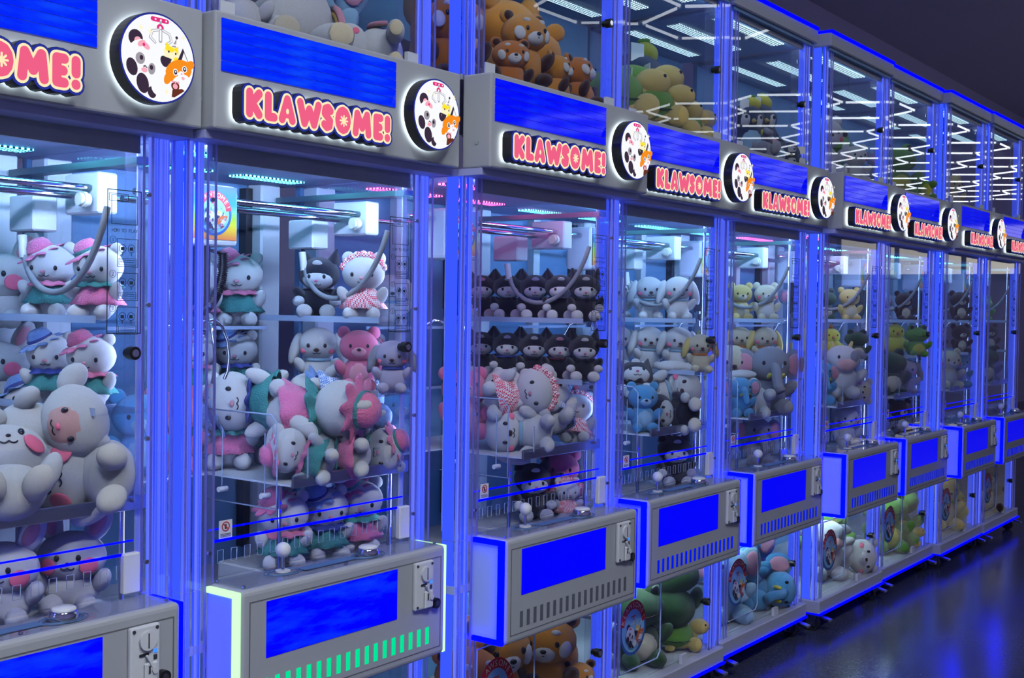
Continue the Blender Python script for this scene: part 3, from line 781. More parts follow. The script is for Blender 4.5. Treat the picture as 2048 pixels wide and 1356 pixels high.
    sm = MB(); a, b, c, d = px0 + 0.018, px1 - 0.018, pz0 + 0.022, pz1 - 0.026
    for q in ((a, b, c, c + 0.003), (a, b, d - 0.003, d), (a, a + 0.003, c, d), (b - 0.003, b, c, d)): sm.box(q[0], q[1], py - 0.0004, py + 0.003, q[2], q[3])
    sm.obj('door_seam', 'seam', cp)
    MB().box(0.1351, 0.5553, py - 0.001, py + 0.004, 0.6346, 0.7590).obj('panel_screen', 'screen_panel', cp)
    slot_me = MB().box(-0.0062, 0.0062, -0.0012, 0.004, -0.0215, 0.0215).mesh('light_slot', ['slot_blue'])
    for i in range(18): inst('light_slot', slot_me, cp, (0.137 + i * 0.0313, py, 0.5695))
    plate = MB().rbox(0.610, 0.680, py - 0.012, py, 0.644, 0.764, 0.004, 2).obj('coin_plate', 'white_plastic', cp)
    yc = py - 0.012
    MB().cyl((0.648, yc - 0.007, 0.734), (0.648, yc, 0.734), 0.0195, n=24).obj('coin_dial', 'white_plastic', cp)
    MB().box(0.6467, 0.6493, yc - 0.0078, yc - 0.006, 0.719, 0.749).obj('coin_slit', 'dark_metal', cp)
    for x, z in ((0.618, 0.756), (0.672, 0.756), (0.618, 0.652)): MB().cyl((x, yc - 0.002, z), (x, yc, z), 0.0035, n=10).obj('plate_screw', 'dark_metal', cp)
    MB().rbox(0.630, 0.652, yc - 0.003, yc + 0.001, 0.703, 0.709, 0.0015, 1).obj('coin_slot', 'black_plastic', cp)
    MB().box(0.664, 0.672, yc - 0.002, yc, 0.706, 0.713).obj('coin_light', 'coin_light', cp)
    MB().box(0.664, 0.672, yc - 0.0015, yc, 0.692, 0.702).obj('coin_sensor', 'dark_metal', cp)
    MB().rbox(0.640, 0.670, yc - 0.008, yc, 0.646, 0.690, 0.003, 1).obj('return_flap', 'white_plastic', cp)
    mb = MB(); mb.capsule((0.645, 0.703), (0.660, 0.676), 0.003, yc - 0.010, yc - 0.004); mb.disc((0.661, 0.674), 0.007, 0.007, yc - 0.012, yc - 0.004, n=14); mb.obj('return_lever', 'white_plastic', cp)
    MB().box(0.6475, 0.6515, yc - 0.009, yc - 0.0075, 0.668, 0.684).obj('return_slit', 'dark_metal', cp)
    MB().cyl((0.692, py - 0.014, 0.650), (0.692, py, 0.650), 0.0135, n=20).obj('key_lock', 'black_plastic', cp)
    MB().cyl((0.692, py - 0.0155, 0.650), (0.692, py - 0.014, 0.650), 0.007, n=12).obj('lock_cylinder', 'dark_metal', cp)
    MB().box(px0 + 0.012, px1 - 0.012, py + 0.014, 0.096, pz1 + 0.0002, pz1 + 0.0034).obj('top_plate', 'acrylic', cp)
    for x, y in ((0.09, 0.0), (0.09, 0.088), (0.40, 0.0), (0.72, 0.0), (0.72, 0.088)): MB().cyl((x, y, pz1 + 0.003), (x, y, pz1 + 0.006), 0.0045, n=10).obj('plate_screw', 'steel', cp)
    rz = pz1 + 0.0036
    mb = MB()
    for (cx_, cy_) in ((0.245, 0.048), (0.505, 0.030)):
        mb.tube([(cx_ + 0.042 * math.cos(2 * PI * i / 28), cy_ + 0.024 * math.sin(2 * PI * i / 28), rz) for i in range(28)], 0.0016, 4, closed=True)
        mb.tube([(cx_ + 0.050 * math.cos(2 * PI * i / 28), cy_ + 0.030 * math.sin(2 * PI * i / 28), rz) for i in range(28)], 0.0012, 4, closed=True)
    mb.box(0.29, 0.46, 0.022, 0.052, rz - 0.001, rz + 0.0003)
    mb.obj('top_print', 'bd_line', cp)
    MB().cyl((0.245, 0.048, rz), (0.245, 0.048, rz + 0.004), 0.017, n=20).obj('joystick_base', 'white_plastic', cp)
    MB().cyl((0.245, 0.048, rz), (0.245, 0.048, rz + 0.04), 0.0042, n=10).obj('joystick_shaft', 'chrome', cp)
    MB().ell((0.245, 0.048, rz + 0.05), (0.0178,) * 3).obj('joystick_ball', 'white_plastic', cp)
    MB().lathe([(0.028, 0), (0.030, 0.004), (0.027, 0.012), (0.0265, 0.016), (0.024, 0.018), (0.0, 0.018)], (0.505, 0.030, rz), 28).obj('button_ring', 'chrome', cp)
    MB().lathe([(0.0235, 0.016), (0.0235, 0.021), (0.02, 0.0235), (0, 0.0245)], (0.505, 0.030, rz), 28).obj('button_cap', 'white_plastic', cp)
    for s_, xx in ((-1, px0), (1, px1)):
        sp = MB().box(min(xx, xx + s_ * 0.002), max(xx, xx + s_ * 0.002), py + 0.022, 0.094, pz0 + 0.014, pz1 - 0.016).obj('side_panel', 'side_white', cp)
        xa, xb = min(xx, xx + s_ * 0.010), max(xx, xx + s_ * 0.010)
        MB().box(xa, xb, py + 0.007, py + 0.024, pz0 + 0.002, pz1 - 0.004).obj('side_light', 'led_side', cp)
        MB().box(xa, xb, py + 0.008, 0.087, pz1 - 0.016, pz1 - 0.003).obj('side_light', 'led_side', cp)
        MB().box(xa, xb, py + 0.008, 0.087, pz0 + 0.001, pz0 + 0.013).obj('side_light', 'led_side', cp)

    # ---- inside: tray, chute, shelves, gantry, claw
    tr = MB().box(0.36, 0.775, 0.15, 0.70, 0.965, 0.970).box(0.10, 0.36, 0.46, 0.70, 0.965, 0.970).obj('prize_tray', 'white_metal', t)
    MB().rbox(0.36, 0.775, 0.142, 0.150, 0.962, 0.992, 0.002, 1).obj('tray_lip', 'steel', tr)
    MB().pane(0.36, 0.775, 0.136, 0.139, 0.985, 1.115).obj('tray_guard', 'acrylic', tr)
    for x in (0.40, 0.735):
        MB().box(x - 0.0015, x + 0.0015, 0.133, 0.136, 0.985, 1.06).obj('guard_slit', 'acrylic_edge', tr)
        MB().cyl((x, 0.130, 0.983), (x, 0.142, 0.983), 0.004, n=8).obj('guard_screw', 'steel', tr)
    MB().cyl((0.37, 0.20, 0.66), (0.37, 0.20, 0.965), 0.006, n=10).obj('tray_leg', 'chrome', tr)
    MB().cyl((0.73, 0.17, 0.66), (0.73, 0.17, 0.965), 0.006, n=10).obj('tray_leg', 'chrome', tr)
    ch = MB().pane(0.357, 0.360, 0.20, 0.46, 0.905, 1.135, axis='x').pane(0.10, 0.357, 0.457, 0.460, 0.905, 1.135).obj('chute_guard', 'acrylic', t)
    MB().tube([(0.3585, 0.46, 1.136), (0.3585, 0.22, 1.136), (0.3585, 0.198, 1.115), (0.3585, 0.198, 0.905), (0.3585, 0.46, 0.905)], 0.0022, 6).obj('guard_edge', 'acrylic_edge', ch)
    for yy in (0.24, 0.40):
        MB().cyl((0.345, yy, 0.935), (0.372, yy, 0.935), 0.007, n=12).obj('guard_knob', 'white_plastic', ch)
        MB().box(0.3555, 0.357, yy - 0.0012, yy + 0.0012, 0.94, 1.09).obj('guard_slit', 'acrylic_edge', ch)
    for zz in (1.365, 1.175):
        sh = MB().box(0.630, 0.788, 0.12, 0.64, zz - 0.004, zz).obj('side_shelf', 'acrylic', t)
        MB().box(0.628, 0.631, 0.12, 0.64, zz - 0.004, zz + 0.012).obj('shelf_edge', 'acrylic_edge', sh)
        sh = MB().box(0.12, 0.630, 0.55, YB, zz - 0.029, zz - 0.025).obj('rear_shelf', 'acrylic', t)
        MB().box(0.12, 0.630, 0.548, 0.551, zz - 0.029, zz - 0.020).obj('shelf_edge', 'acrylic_edge', sh)
    for yy, zz, r in ((0.300, 1.655, 0.0075), (0.345, 1.640, 0.0085), (0.52, 1.655, 0.006)):
        MB().cyl((0.02, yy, zz), (0.76, yy, zz), r, n=12).obj('gantry_rail', 'chrome', t)
    car = MB().rbox(0.735, 0.785, 0.27, 0.40, 1.60, 1.69, 0.004, 1).obj('gantry_carriage', 'white_metal', t)
    MB().cyl((0.70, 0.292, 1.628), (0.725, 0.292, 1.628), 0.014, n=16).cyl((0.708, 0.291, 1.628), (0.717, 0.291, 1.628), 0.017, n=16).obj('pulley', 'ivory_plastic', car)
    MB().box(0.74, 0.78, 0.14, 0.64, 1.70, 1.715).obj('gantry_track', 'steel', t)
    MB().rbox(0.66, 0.72, 0.40, 0.50, 1.56, 1.64, 0.004, 1).obj('motor_box', 'white_metal', t)
    bz = [Vector(p) for p in ((0.655, 0.425, 1.505), (0.655, 0.40, 1.40), (0.655, 0.20, 1.365), (0.655, 0.118, 1.60))]
    path = []
    for i in range(17):
        q = i / 16; path.append(bz[0] * (1 - q) ** 3 + bz[1] * 3 * q * (1 - q) ** 2 + bz[2] * 3 * q * q * (1 - q) + bz[3] * q ** 3)
    hs = MB().tube(path, 0.0072, 8).obj('cable_hose', 'hose_grey', t)
    MB().cyl((0.655, 0.428, 1.50), (0.655, 0.436, 1.55), 0.010, n=12).obj('hose_plug', 'white_plastic', hs)
    MB().tube([(0.655, 0.418, 1.475), (0.659, 0.424, 1.49), (0.655, 0.429, 1.505)], 0.004, 6).obj('wire', 'copper_wire', hs)
    cb = MB().rbox(0.130, 0.280, 0.255, 0.36, 1.542, 1.685, 0.010, 2).obj('claw_box', 'white_plastic', t)
    MB().box(0.136, 0.273, 0.2535, 0.256, 1.556, 1.682).obj('box_poster', 'poster_rainbow', cb)
    mb = MB(); badge(mb, 0.205, 1.617, 0.052, 0.052, 0.2533); mb.obj('box_badge', BDG + ['bd_blue', 'bd_sky'], cb)
    MB().rbox(0.192, 0.216, 0.275, 0.32, 1.40, 1.542, 0.003, 1).obj('claw_column', 'black_plastic', cb)
    MB().tube([(0.212, 0.29, 1.535), (0.25, 0.28, 1.525), (0.256, 0.28, 1.505)], 0.004, 6).obj('claw_hook', 'black_plastic', cb)
    cp_ = []
    for i in range(40):
        q = i / 39; ang = R(-10 + 95 * q)
        cp_.append((0.166 + 0.09 * math.cos(ang * -1 + R(0)) , 0.28, 1.505 - 0.125 * math.sin(ang)))
    coil = MB().tube(cp_, 0.0095, 8)
    for i in range(0, 39):
        p = Vector(cp_[i]); q = Vector(cp_[i + 1]); d_ = (q - p).normalized()
        coil.cyl(p - d_ * 0.0008, p + d_ * 0.0008, 0.0125, n=10)
    coil.obj('coil_cable', 'black_plastic', cb)
    hub = MB().cyl((0.204, 0.297, 1.345), (0.204, 0.297, 1.405), 0.022, 0.016, n=16).obj('claw_hub', 'chrome', cb)
    for k in range(3):
        a = R(10 + 120 * k); pr = []
        for (rr, zz) in ((0.015, 1.36), (0.045, 1.368), (0.075, 1.352), (0.096, 1.315), (0.103, 1.275), (0.098, 1.24), (0.086, 1.222)):
            pr.append((0.204 + rr * math.cos(a), 0.297 + rr * math.sin(a), zz))
        MB().tube(pr, 0.0042, 8).obj('claw_prong', 'chrome', cb)
    return t

proto = make_machine()
MX = [0.778, 1.583, 2.399, 3.209, 4.047, 4.905, 5.733, 6.568, 7.39]
MY = [0.121, 0.089, 0.0, 0.042, 0.068, 0.033, 0.048, 0.015, 0.006]
MLAB = ['leftmost claw machine with white bunny toys, cut off by the picture edge',
        'claw machine with green lit slots and pale green panel edge',
        'claw machine with unlit grey slots and shelves of black cat toys',
        'claw machine with shelves of white puppy toys and turtles in its top',
        'claw machine with cream toys inside and penguins in its top',
        'sixth claw machine from the left, white toys in its top',
        'seventh claw machine from the left, green toys in its top and bottom',
        'second to last claw machine at the right end of the row',
        'farthest claw machine, cut off by the right picture edge']
MACH = []
for i in range(9):
    t = proto if i == 0 else copy_tree(proto)
    t.location = (MX[i], MY[i], 0)
    tag(t, MLAB[i], 'claw machine', 'claw machines standing in one row')
    MACH.append(t)
def walk(o):
    for c in o.children:
        yield c
        yield from walk(c)
for i, t in enumerate(MACH):
    n = i + 1
    for c in walk(t):
        k = c.name.split('.')[0]
        if k == 'light_slot':
            if n == 2: set_mat(c, 'slot_green')
            elif n in (1, 3): set_mat(c, 'slot_grey')
        elif k == 'side_light' and n == 2: set_mat(c, 'led_pale_green')
        elif k == 'panel_screen' and n > 2: set_mat(c, 'screen_plain')
        elif k == 'screen_strip' and n > 2: set_mat(c, 'screen_header_deep')
        elif k == 'cabinet_led_bar' and n in (3, 6): set_mat(c, 'led_bar_pink')
        elif k == 'front_fill' and c.data.materials[0].name == 'fill_front':
            if n in (3, 7, 8, 9): set_mat(c, 'fill_front_dim')
            elif n in (4, 5, 6): set_mat(c, 'fill_front_mid')
        elif k == 'inner_fill':
            if n in (3, 7, 8, 9): set_mat(c, 'fill_inner_dim')
            elif n in (4, 5, 6): set_mat(c, 'fill_inner_mid')
        elif k == 'lower_led_bar' and n in (2, 3, 8, 9): set_mat(c, 'led_bar_white')
        elif k == 'lower_front_fill' and n in (1, 2, 3, 8, 9): set_mat(c, 'fill_lower_dim')

# ------------------------------------------------------------------ plush toys
# every kind is built once, 1 unit tall, seated, facing -y, origin under the seat
KINDS = {}
def surf(c, r, dx, dz, out=0.0):
    k = max(0.0, 1 - (dx / r[0]) ** 2 - (dz / r[2]) ** 2)
    return (c[0] + dx, c[1] - r[1] * math.sqrt(k) - out, c[2] + dz)

def body_mb(c=(0, 0, 0.27), r=(0.25, 0.22, 0.27), arms=True, legs=True, arm_r=0.085, leg_r=0.105, j=0.012):
    b = MB(); b.ell(c, r, jit=j)
    if arms:
        for s in (-1, 1): b.ell((s * (r[0] + 0.02), -0.10, c[2] + 0.09), (arm_r, arm_r, 0.16), (35, s * 28, 0), 14, 10, jit=j)
    if legs:
        for s in (-1, 1): b.ell((s * 0.16, -0.22, 0.10), (leg_r, 0.17, leg_r), (0, 0, s * 14), 14, 10, jit=j)
    return b

def root_of(kind):
    t = empty('plush_' + kind); KINDS[kind] = t; return t

def face(t, hc, hr, eye_dx=0.12, eye_dz=0.0, eye=0.026, nose='eye_black', nose_r=(0.03, 0.02, 0.02), nose_dz=-0.06, cheeks=None, smile=True, eyemat='eye_black', cheek_r=0.055):
    for s in (-1, 1):
        MB().ell(surf(hc, hr, s * eye_dx, eye_dz), (eye, 0.018, eye * 1.25), None, 10, 8).obj('eye', eyemat, t)
    if nose: MB().ell(surf(hc, hr, 0, nose_dz, 0.004), nose_r, None, 10, 8).obj('nose', nose, t)
    if smile:
        m = MB()
        for s in (-1, 1):
            m.tube([surf(hc, hr, s * k * 0.016, nose_dz - 0.045 - 0.016 * math.sin(PI * k / 4), 0.003) for k in range(5)], 0.006, 5)
        m.obj('mouth', 'eye_black', t)
    if cheeks:
        for s in (-1, 1): MB().ell(surf(hc, hr, s * (eye_dx + 0.09), eye_dz - 0.085, -0.006), (cheek_r, 0.022, cheek_r * 0.85), (0, 0, s * 35), 12, 8).obj('cheek', cheeks, t)

def hat_cub(kind, hat, trim, dress):
    t = root_of(kind)
    body_mb().obj('body', 'fur_white', t)
    hc, hr = (0, -0.02, 0.68), (0.32, 0.26, 0.26)
    MB().ell(hc, hr, u=24, v=14, jit=0.008).obj('head', 'fur_white', t)
    for s in (-1, 1): MB().ell((s * 0.23, 0.0, 0.90), (0.085, 0.055, 0.085), None, 12, 8).obj('ear', 'fur_white', t)
    face(t, hc, hr, 0.15, -0.04, 0.026, 'fur_rose', (0.034, 0.02, 0.024), -0.085, None)
    c = Matrix.Rotation(R(-22), 3, 'Y') @ Matrix.Rotation(R(14), 3, 'X')
    h = MB(); h.lathe([(0.0, 0.17), (0.10, 0.155), (0.155, 0.09), (0.165, 0.0)], (0, 0, 0), 24); h.v = [tuple(c @ Vector(v) + Vector((-0.13, -0.04, 0.86))) for v in h.v]
    h.obj('hat_crown', hat, t)
    h = MB(); h.lathe([(0.155, 0.03), (0.17, 0.0), (0.25, -0.02, 1), (0.275, -0.035, 1.4), (0.24, -0.035, 1), (0.16, -0.015)], (0, 0, 0), 54, wave=0.14, wn=9); h.v = [tuple(c @ Vector(v) + Vector((-0.13, -0.04, 0.86))) for v in h.v]
    h.obj('hat_brim', hat, t)
    h = MB(); h.lathe([(0.166, 0.05), (0.176, 0.03), (0.170, 0.01)], (0, 0, 0), 24); h.v = [tuple(c @ Vector(v) + Vector((-0.13, -0.04, 0.86))) for v in h.v]
    h.obj('hat_band', trim, t)
    MB().lathe([(0.17, 0.46), (0.22, 0.40), (0.27, 0.30), (0.33, 0.20, 0.7), (0.30, 0.19, 0.7)], (0, -0.01, 0), 54, wave=0.12, wn=9).obj('dress', dress, t)
    MB().lathe([(0.16, 0.49, 1), (0.27, 0.44, 1.2), (0.29, 0.42, 1.2), (0.16, 0.43)], (0, -0.01, 0), 48, wave=0.14, wn=8).obj('collar', trim, t)
    return t
hat_cub('pink_hat_cub', 'satin_pink', 'fur_pink', 'satin_green')
hat_cub('blue_hat_cub', 'satin_blue', 'satin_navy', 'satin_green')
hat_cub('rose_hat_cub', 'satin_pink', 'satin_green', 'satin_pink')

def check_cub(kind, fur, dress, band):
    t = root_of(kind)
    body_mb().obj('body', fur, t)
    hc, hr = (0, -0.02, 0.68), (0.31, 0.26, 0.25)
    MB().ell(hc, hr, u=24, v=14, jit=0.008).obj('head', fur, t)
    for s in (-1, 1): MB().ell((s * 0.22, 0, 0.90), (0.10, 0.06, 0.10), None, 12, 8).obj('ear', fur, t)
    face(t, hc, hr, 0.14, -0.02, 0.026, 'fur_rose', (0.034, 0.02, 0.024), -0.075, None)
    MB().lathe([(0.15, 0.47), (0.23, 0.40), (0.28, 0.28), (0.34, 0.18, 0.6), (0.31, 0.17, 0.6)], (0, -0.01, 0), 48, wave=0.10, wn=8).obj('dress', dress, t)
    m = MB()
    for a in range(9):
        q = R(20 + 140 * a / 8); m.ell((0.30 * math.cos(q), -0.06, 0.68 + 0.27 * math.sin(q)), (0.065, 0.05, 0.065), None, 8, 6)
    m.obj('headband', band, t)
    return t
check_cub('red_check_cub', 'fur_white', 'check_red', 'check_red')
check_cub('blue_check_cub', 'fur_white', 'check_blue', 'check_blue')

def black_cat(kind, patch, ribbon):
    t = root_of(kind)
    b = body_mb(); b.obj('body', 'fur_black', t)
    for s in (-1, 1):
        MB().ell((s * 0.17, -0.33, 0.12), (0.12, 0.08, 0.11), None, 12, 8).obj('paw', 'fur_white', t)
        MB().ell((s * 0.27, -0.22, 0.27), (0.09, 0.08, 0.08), None, 10, 8).obj('paw', 'fur_white', t)
    hc, hr = (0, -0.02, 0.68), (0.31, 0.26, 0.25)
    MB().ell(hc, hr, u=24, v=14, jit=0.008).obj('head', 'fur_black', t)
    for s in (-1, 1): MB().cyl((s * 0.2, 0, 0.84), (s * 0.26, 0, 1.06), 0.11, 0.015, 12).obj('ear', 'fur_black', t)
    mz, mr = (0, -0.14, 0.60), (0.23, 0.17, 0.155)
    MB().ell(mz, mr, u=20, v=12).obj('muzzle', 'fur_white', t)
    face(t, mz, mr, 0.11, 0.035, 0.026, 'fur_pink', (0.03, 0.02, 0.02), -0.03, None)
    MB().ell(surf(hc, hr, 0.0, 0.15, -0.01), (0.075, 0.03, 0.06), (40, 0, 0), 12, 8).obj('forehead_patch', patch, t)
    MB().lathe([(0.14, 0.47, 1), (0.24, 0.44, 1.2), (0.15, 0.41)], (0, -0.02, 0), 40, wave=0.14, wn=8).obj('ruff', ribbon, t)
    return t
black_cat('black_cat', 'fur_white', 'fur_black')
black_cat('maroon_cat', 'fur_rose', 'fur_maroon')
black_cat('navy_cat', 'fur_lilac', 'satin_navy')

def puppy(kind, fur, ear, collar):
    t = root_of(kind)
    body_mb().obj('body', fur, t)
    hc, hr = (0, -0.02, 0.70), (0.31, 0.27, 0.26)
    MB().ell(hc, hr, u=24, v=14, jit=0.012).obj('head', fur, t)
    for s in (-1, 1): MB().ell((s * 0.36, 0.0, 0.62), (0.09, 0.13, 0.27), (0, s * -16, 0), 14, 10, jit=0.01).obj('ear', ear, t)
    face(t, hc, hr, 0.13, -0.02, 0.028, 'fur_brown', (0.045, 0.03, 0.032), -0.09, 'blush', eyemat='eye_black')
    MB().lathe([(0.17, 0.485), (0.20, 0.47), (0.20, 0.44), (0.17, 0.43)], (0, -0.01, 0), 24).obj('collar', collar, t)
    MB().ell((0, 0.24, 0.16), (0.09, 0.12, 0.09), None, 10, 8).obj('tail', fur, t)
    return t
puppy('white_puppy', 'fur_white', 'fur_white', 'fur_sky')
puppy('cream_puppy', 'fur_cream', 'fur_yellow', 'fur_orange')
puppy('lilac_puppy', 'fur_lilac', 'fur_grey', 'satin_navy')

def bear(kind, fur, belly=None, nose='fur_brown', cheek=None):
    t = root_of(kind)
    body_mb().obj('body', fur, t)
    hc, hr = (0, -0.02, 0.69), (0.30, 0.26, 0.25)
    MB().ell(hc, hr, u=24, v=14, jit=0.012).obj('head', fur, t)
    for s in (-1, 1): MB().ell((s * 0.23, 0.02, 0.90), (0.10, 0.06, 0.10), None, 12, 8).obj('ear', fur, t)
    if belly: MB().ell((0, -0.08, 0.27), (0.18, 0.17, 0.20), None, 16, 10).obj('belly', belly, t)
    MB().ell((0, -0.22, 0.62), (0.12, 0.08, 0.09), None, 14, 8).obj('muzzle', belly or fur, t)
    face(t, hc, hr, 0.13, 0.01, 0.024, None, smile=False, cheeks=cheek)
    MB().ell((0, -0.30, 0.645), (0.035, 0.02, 0.025), None, 10, 6).obj('nose', nose, t)
    return t
bear('pink_bear', 'fur_pink', 'fur_rose'); bear('cream_bear', 'fur_cream', 'fur_white', cheek='blush'); bear('brown_bear', 'fur_brown', 'fur_cream')
bear('yellow_bear', 'fur_yellow', 'fur_cream'); bear('white_bear', 'fur_white', 'fur_white', cheek='blush'); bear('blue_bear', 'fur_blue', 'fur_sky')

def bunny(kind, fur, inner):
    t = root_of(kind)
    body_mb((0, 0, 0.22), (0.27, 0.22, 0.22)).obj('body', fur, t)
    hc, hr = (0, -0.03, 0.54), (0.33, 0.27, 0.25)
    MB().ell(hc, hr, u=24, v=14, jit=0.012).obj('head', fur, t)
    for s, tilt in ((-1, -14), (1, 30)):
        m = Matrix.Rotation(R(tilt), 3, 'Y')
        e = MB(); e.ell((0, 0, 0.15), (0.115, 0.075, 0.20), None, 14, 10); e.v = [tuple(m @ Vector(v) + Vector((s * 0.17, 0, 0.72))) for v in e.v]; e.obj('ear', fur, t)
        e = MB(); e.ell((0, -0.05, 0.16), (0.07, 0.04, 0.13), None, 12, 8); e.v = [tuple(m @ Vector(v) + Vector((s * 0.17, 0, 0.72))) for v in e.v]; e.obj('inner_ear', inner, t)
    face(t, hc, hr, 0.10, 0.03, 0.026, 'eye_black', (0.02, 0.014, 0.013), -0.02, 'blush', cheek_r=0.10)
    return t
bunny('white_bunny', 'fur_white', 'fur_rose'); bunny('grey_bunny', 'fur_grey', 'fur_rose')

def peach_lamb():
    t = root_of('peach_lamb')
    body_mb().obj('body', 'fur_white', t)
    hc, hr = (0, -0.02, 0.68), (0.32, 0.27, 0.27)
    MB().ell(hc, hr, u=24, v=14, jit=0.014).obj('head', 'fur_white', t)
    fc, frr = (0, -0.09, 0.67), (0.24, 0.215, 0.21)
    MB().ell(fc, frr, u=20, v=12).obj('face_patch', 'fur_peach', t)
    face(t, fc, frr, 0.12, 0.02, 0.024, 'blush', (0.03, 0.02, 0.02), -0.05)
    for s in (-1, 1): MB().ell((s * 0.36, 0.02, 0.72), (0.11, 0.06, 0.15), (0, s * 35, 0), 12, 8).obj('ear', 'fur_white', t)
    for s in (-1, 1): MB().ell((s * 0.16, -0.385, 0.10), (0.07, 0.02, 0.07), None, 10, 6).obj('paw_pad', 'fur_peach', t)
    MB().ell((0, -0.215, 0.33), (0.05, 0.02, 0.03), None, 10, 6).obj('chest_patch', 'fur_lemon', t)
peach_lamb()

def red_panda(kind='red_panda', fur='fur_amber'):
    t = root_of(kind)
    b = MB(); b.ell((0, 0.02, 0.30), (0.29, 0.26, 0.30), jit=0.012); b.obj('body', fur, t)
    for s in (-1, 1):
        MB().ell((s * 0.17, -0.26, 0.09), (0.10, 0.14, 0.09), None, 12, 8).obj('foot', 'fur_brown', t)
        MB().ell((s * 0.28, -0.16, 0.34), (0.085, 0.085, 0.15), (40, s * 25, 0), 12, 8).obj('arm', 'fur_brown', t)
    hc, hr = (0, -0.06, 0.69), (0.33, 0.27, 0.25)
    MB().ell(hc, hr, u=24, v=14, jit=0.01).obj('head', fur, t)
    for s in (-1, 1):
        MB().ell((s * 0.25, 0.0, 0.90), (0.11, 0.06, 0.10), None, 12, 8).obj('ear', fur, t)
        MB().ell((s * 0.25, -0.045, 0.90), (0.075, 0.04, 0.065), None, 10, 8).obj('inner_ear', 'fur_brown', t)
        MB().ell(surf(hc, hr, s * 0.22, -0.04, -0.012), (0.075, 0.04, 0.09), (0, s * 20, s * 40), 12, 8).obj('cheek', 'fur_white', t)
        MB().ell(surf(hc, hr, s * 0.12, 0.13, -0.012), (0.055, 0.03, 0.035), (30, 0, s * 10), 10, 6).obj('brow', 'fur_white', t)
    mz, mr = (0, -0.26, 0.61), (0.13, 0.10, 0.10)
    MB().ell(mz, mr, None, 14, 10).obj('muzzle', 'fur_white', t)
    face(t, hc, hr, 0.14, 0.02, 0.026, None, smile=False)
    MB().ell((0, -0.36, 0.645), (0.035, 0.02, 0.024), None, 10, 6).obj('nose', 'eye_black', t)
    m = MB()
    for s in (-1, 1): m.tube([(s * k * 0.014, -0.355 + 0.006 * k, 0.60 - 0.014 * math.sin(PI * k / 4)) for k in range(5)], 0.006, 5)
    m.obj('mouth', 'eye_black', t)
    tl = MB(); tl.ell((0.20, 0.30, 0.30), (0.11, 0.13, 0.27), (-20, 15, 0), 14, 10); tl.obj('tail', 'fur_orange', t)
    MB().ell((0, 0.26, 0.42), (0.05, 0.04, 0.26), (8, 0, 0), 10, 8).obj('back_stripe', 'fur_white', t)
red_panda()
red_panda('dark_red_panda', 'fur_orange')

def turtle(kind='turtle'):
    t = root_of(kind)
    MB().ell((0, 0.14, 0.40), (0.44, 0.46, 0.36), jit=0.012).obj('shell', 'fur_green', t)
    MB().ell((0, 0.04, 0.22), (0.33, 0.40, 0.20)).obj('belly', 'fur_yellow', t)
    MB().lathe([(0.36, 0.02, 1), (0.47, 0.0, 1), (0.40, -0.03)], (0, 0.14, 0.30), 40, wave=0.05, wn=10).obj('shell_rim', 'fur_dgreen', t)
    hc, hr = (0, -0.46, 0.60), (0.23, 0.27, 0.21)
    MB().ell(hc, hr, u=22, v=12, jit=0.008).obj('head', 'fur_yellow', t)
    MB().ell((0, -0.30, 0.44), (0.15, 0.16, 0.18), (30, 0, 0), 14, 8).obj('neck', 'fur_yellow', t)
    for s in (-1, 1):
        MB().ell((s * 0.30, -0.30, 0.20), (0.13, 0.20, 0.20), (20, 0, s * 20), 14, 8).obj('front_flipper', 'fur_yellow', t)
        MB().ell((s * 0.28, 0.36, 0.10), (0.10, 0.14, 0.09), None, 12, 8).obj('rear_flipper', 'fur_yellow', t)
    MB().box(-0.10, 0.10, -0.13, -0.12, 0.58, 0.80).obj('price_tag', 'paper', t)
    for s in (-1, 1): MB().ell((s * 0.175, -0.60, 0.68), (0.026, 0.026, 0.03), None, 10, 8).obj('eye', 'eye_black', t)
    MB().tube([(0.12 * math.sin(R(a)), -0.44 - 0.275 * math.cos(R(a)) , 0.575) for a in range(-40, 41, 16)], 0.006, 5).obj('mouth', 'fur_brown', t)
turtle()

def penguin(kind='penguin'):
    t = root_of(kind)
    MB().ell((0, 0, 0.40), (0.34, 0.30, 0.40), jit=0.01).obj('body', 'fur_navy', t)
    MB().ell((0, -0.09, 0.34), (0.25, 0.24, 0.30)).obj('belly', 'fur_sky', t)
    hc, hr = (0, -0.02, 0.70), (0.32, 0.28, 0.24)
    MB().ell(hc, hr, u=22, v=12).obj('head', 'fur_navy', t)
    for s in (-1, 1): MB().ell((s * 0.10, -0.13, 0.68), (0.13, 0.17, 0.15), None, 14, 10).obj('face_patch', 'fur_white', t)
    for s in (-1, 1): MB().ell((s * 0.13, -0.29, 0.71), (0.024, 0.018, 0.03), None, 10, 8).obj('eye', 'eye_black', t)
    MB().cyl((0, -0.27, 0.655), (0, -0.37, 0.64), 0.045, 0.008, 12).obj('beak', 'fur_yellow', t)
    for s in (-1, 1):
        MB().ell((s * 0.36, 0, 0.40), (0.06, 0.12, 0.22), (0, s * -18, 0), 12, 8).obj('wing', 'fur_navy', t)
        MB().ell((s * 0.14, -0.26, 0.04), (0.10, 0.14, 0.05), None, 12, 6).obj('foot', 'fur_yellow', t)
    MB().ell((0.14, -0.02, 0.97), (0.13, 0.11, 0.10), (0, 25, 0), 14, 8).obj('lemon', 'fur_lemon', t)
    MB().box(-0.20, -0.04, -0.20, -0.19, 0.82, 1.0).obj('price_tag', 'paper', t)
    MB().ell((0.10, -0.02, 1.08), (0.03, 0.07, 0.03), (0, 0, 40), 8, 6).obj('leaf', 'fur_green', t)
penguin()

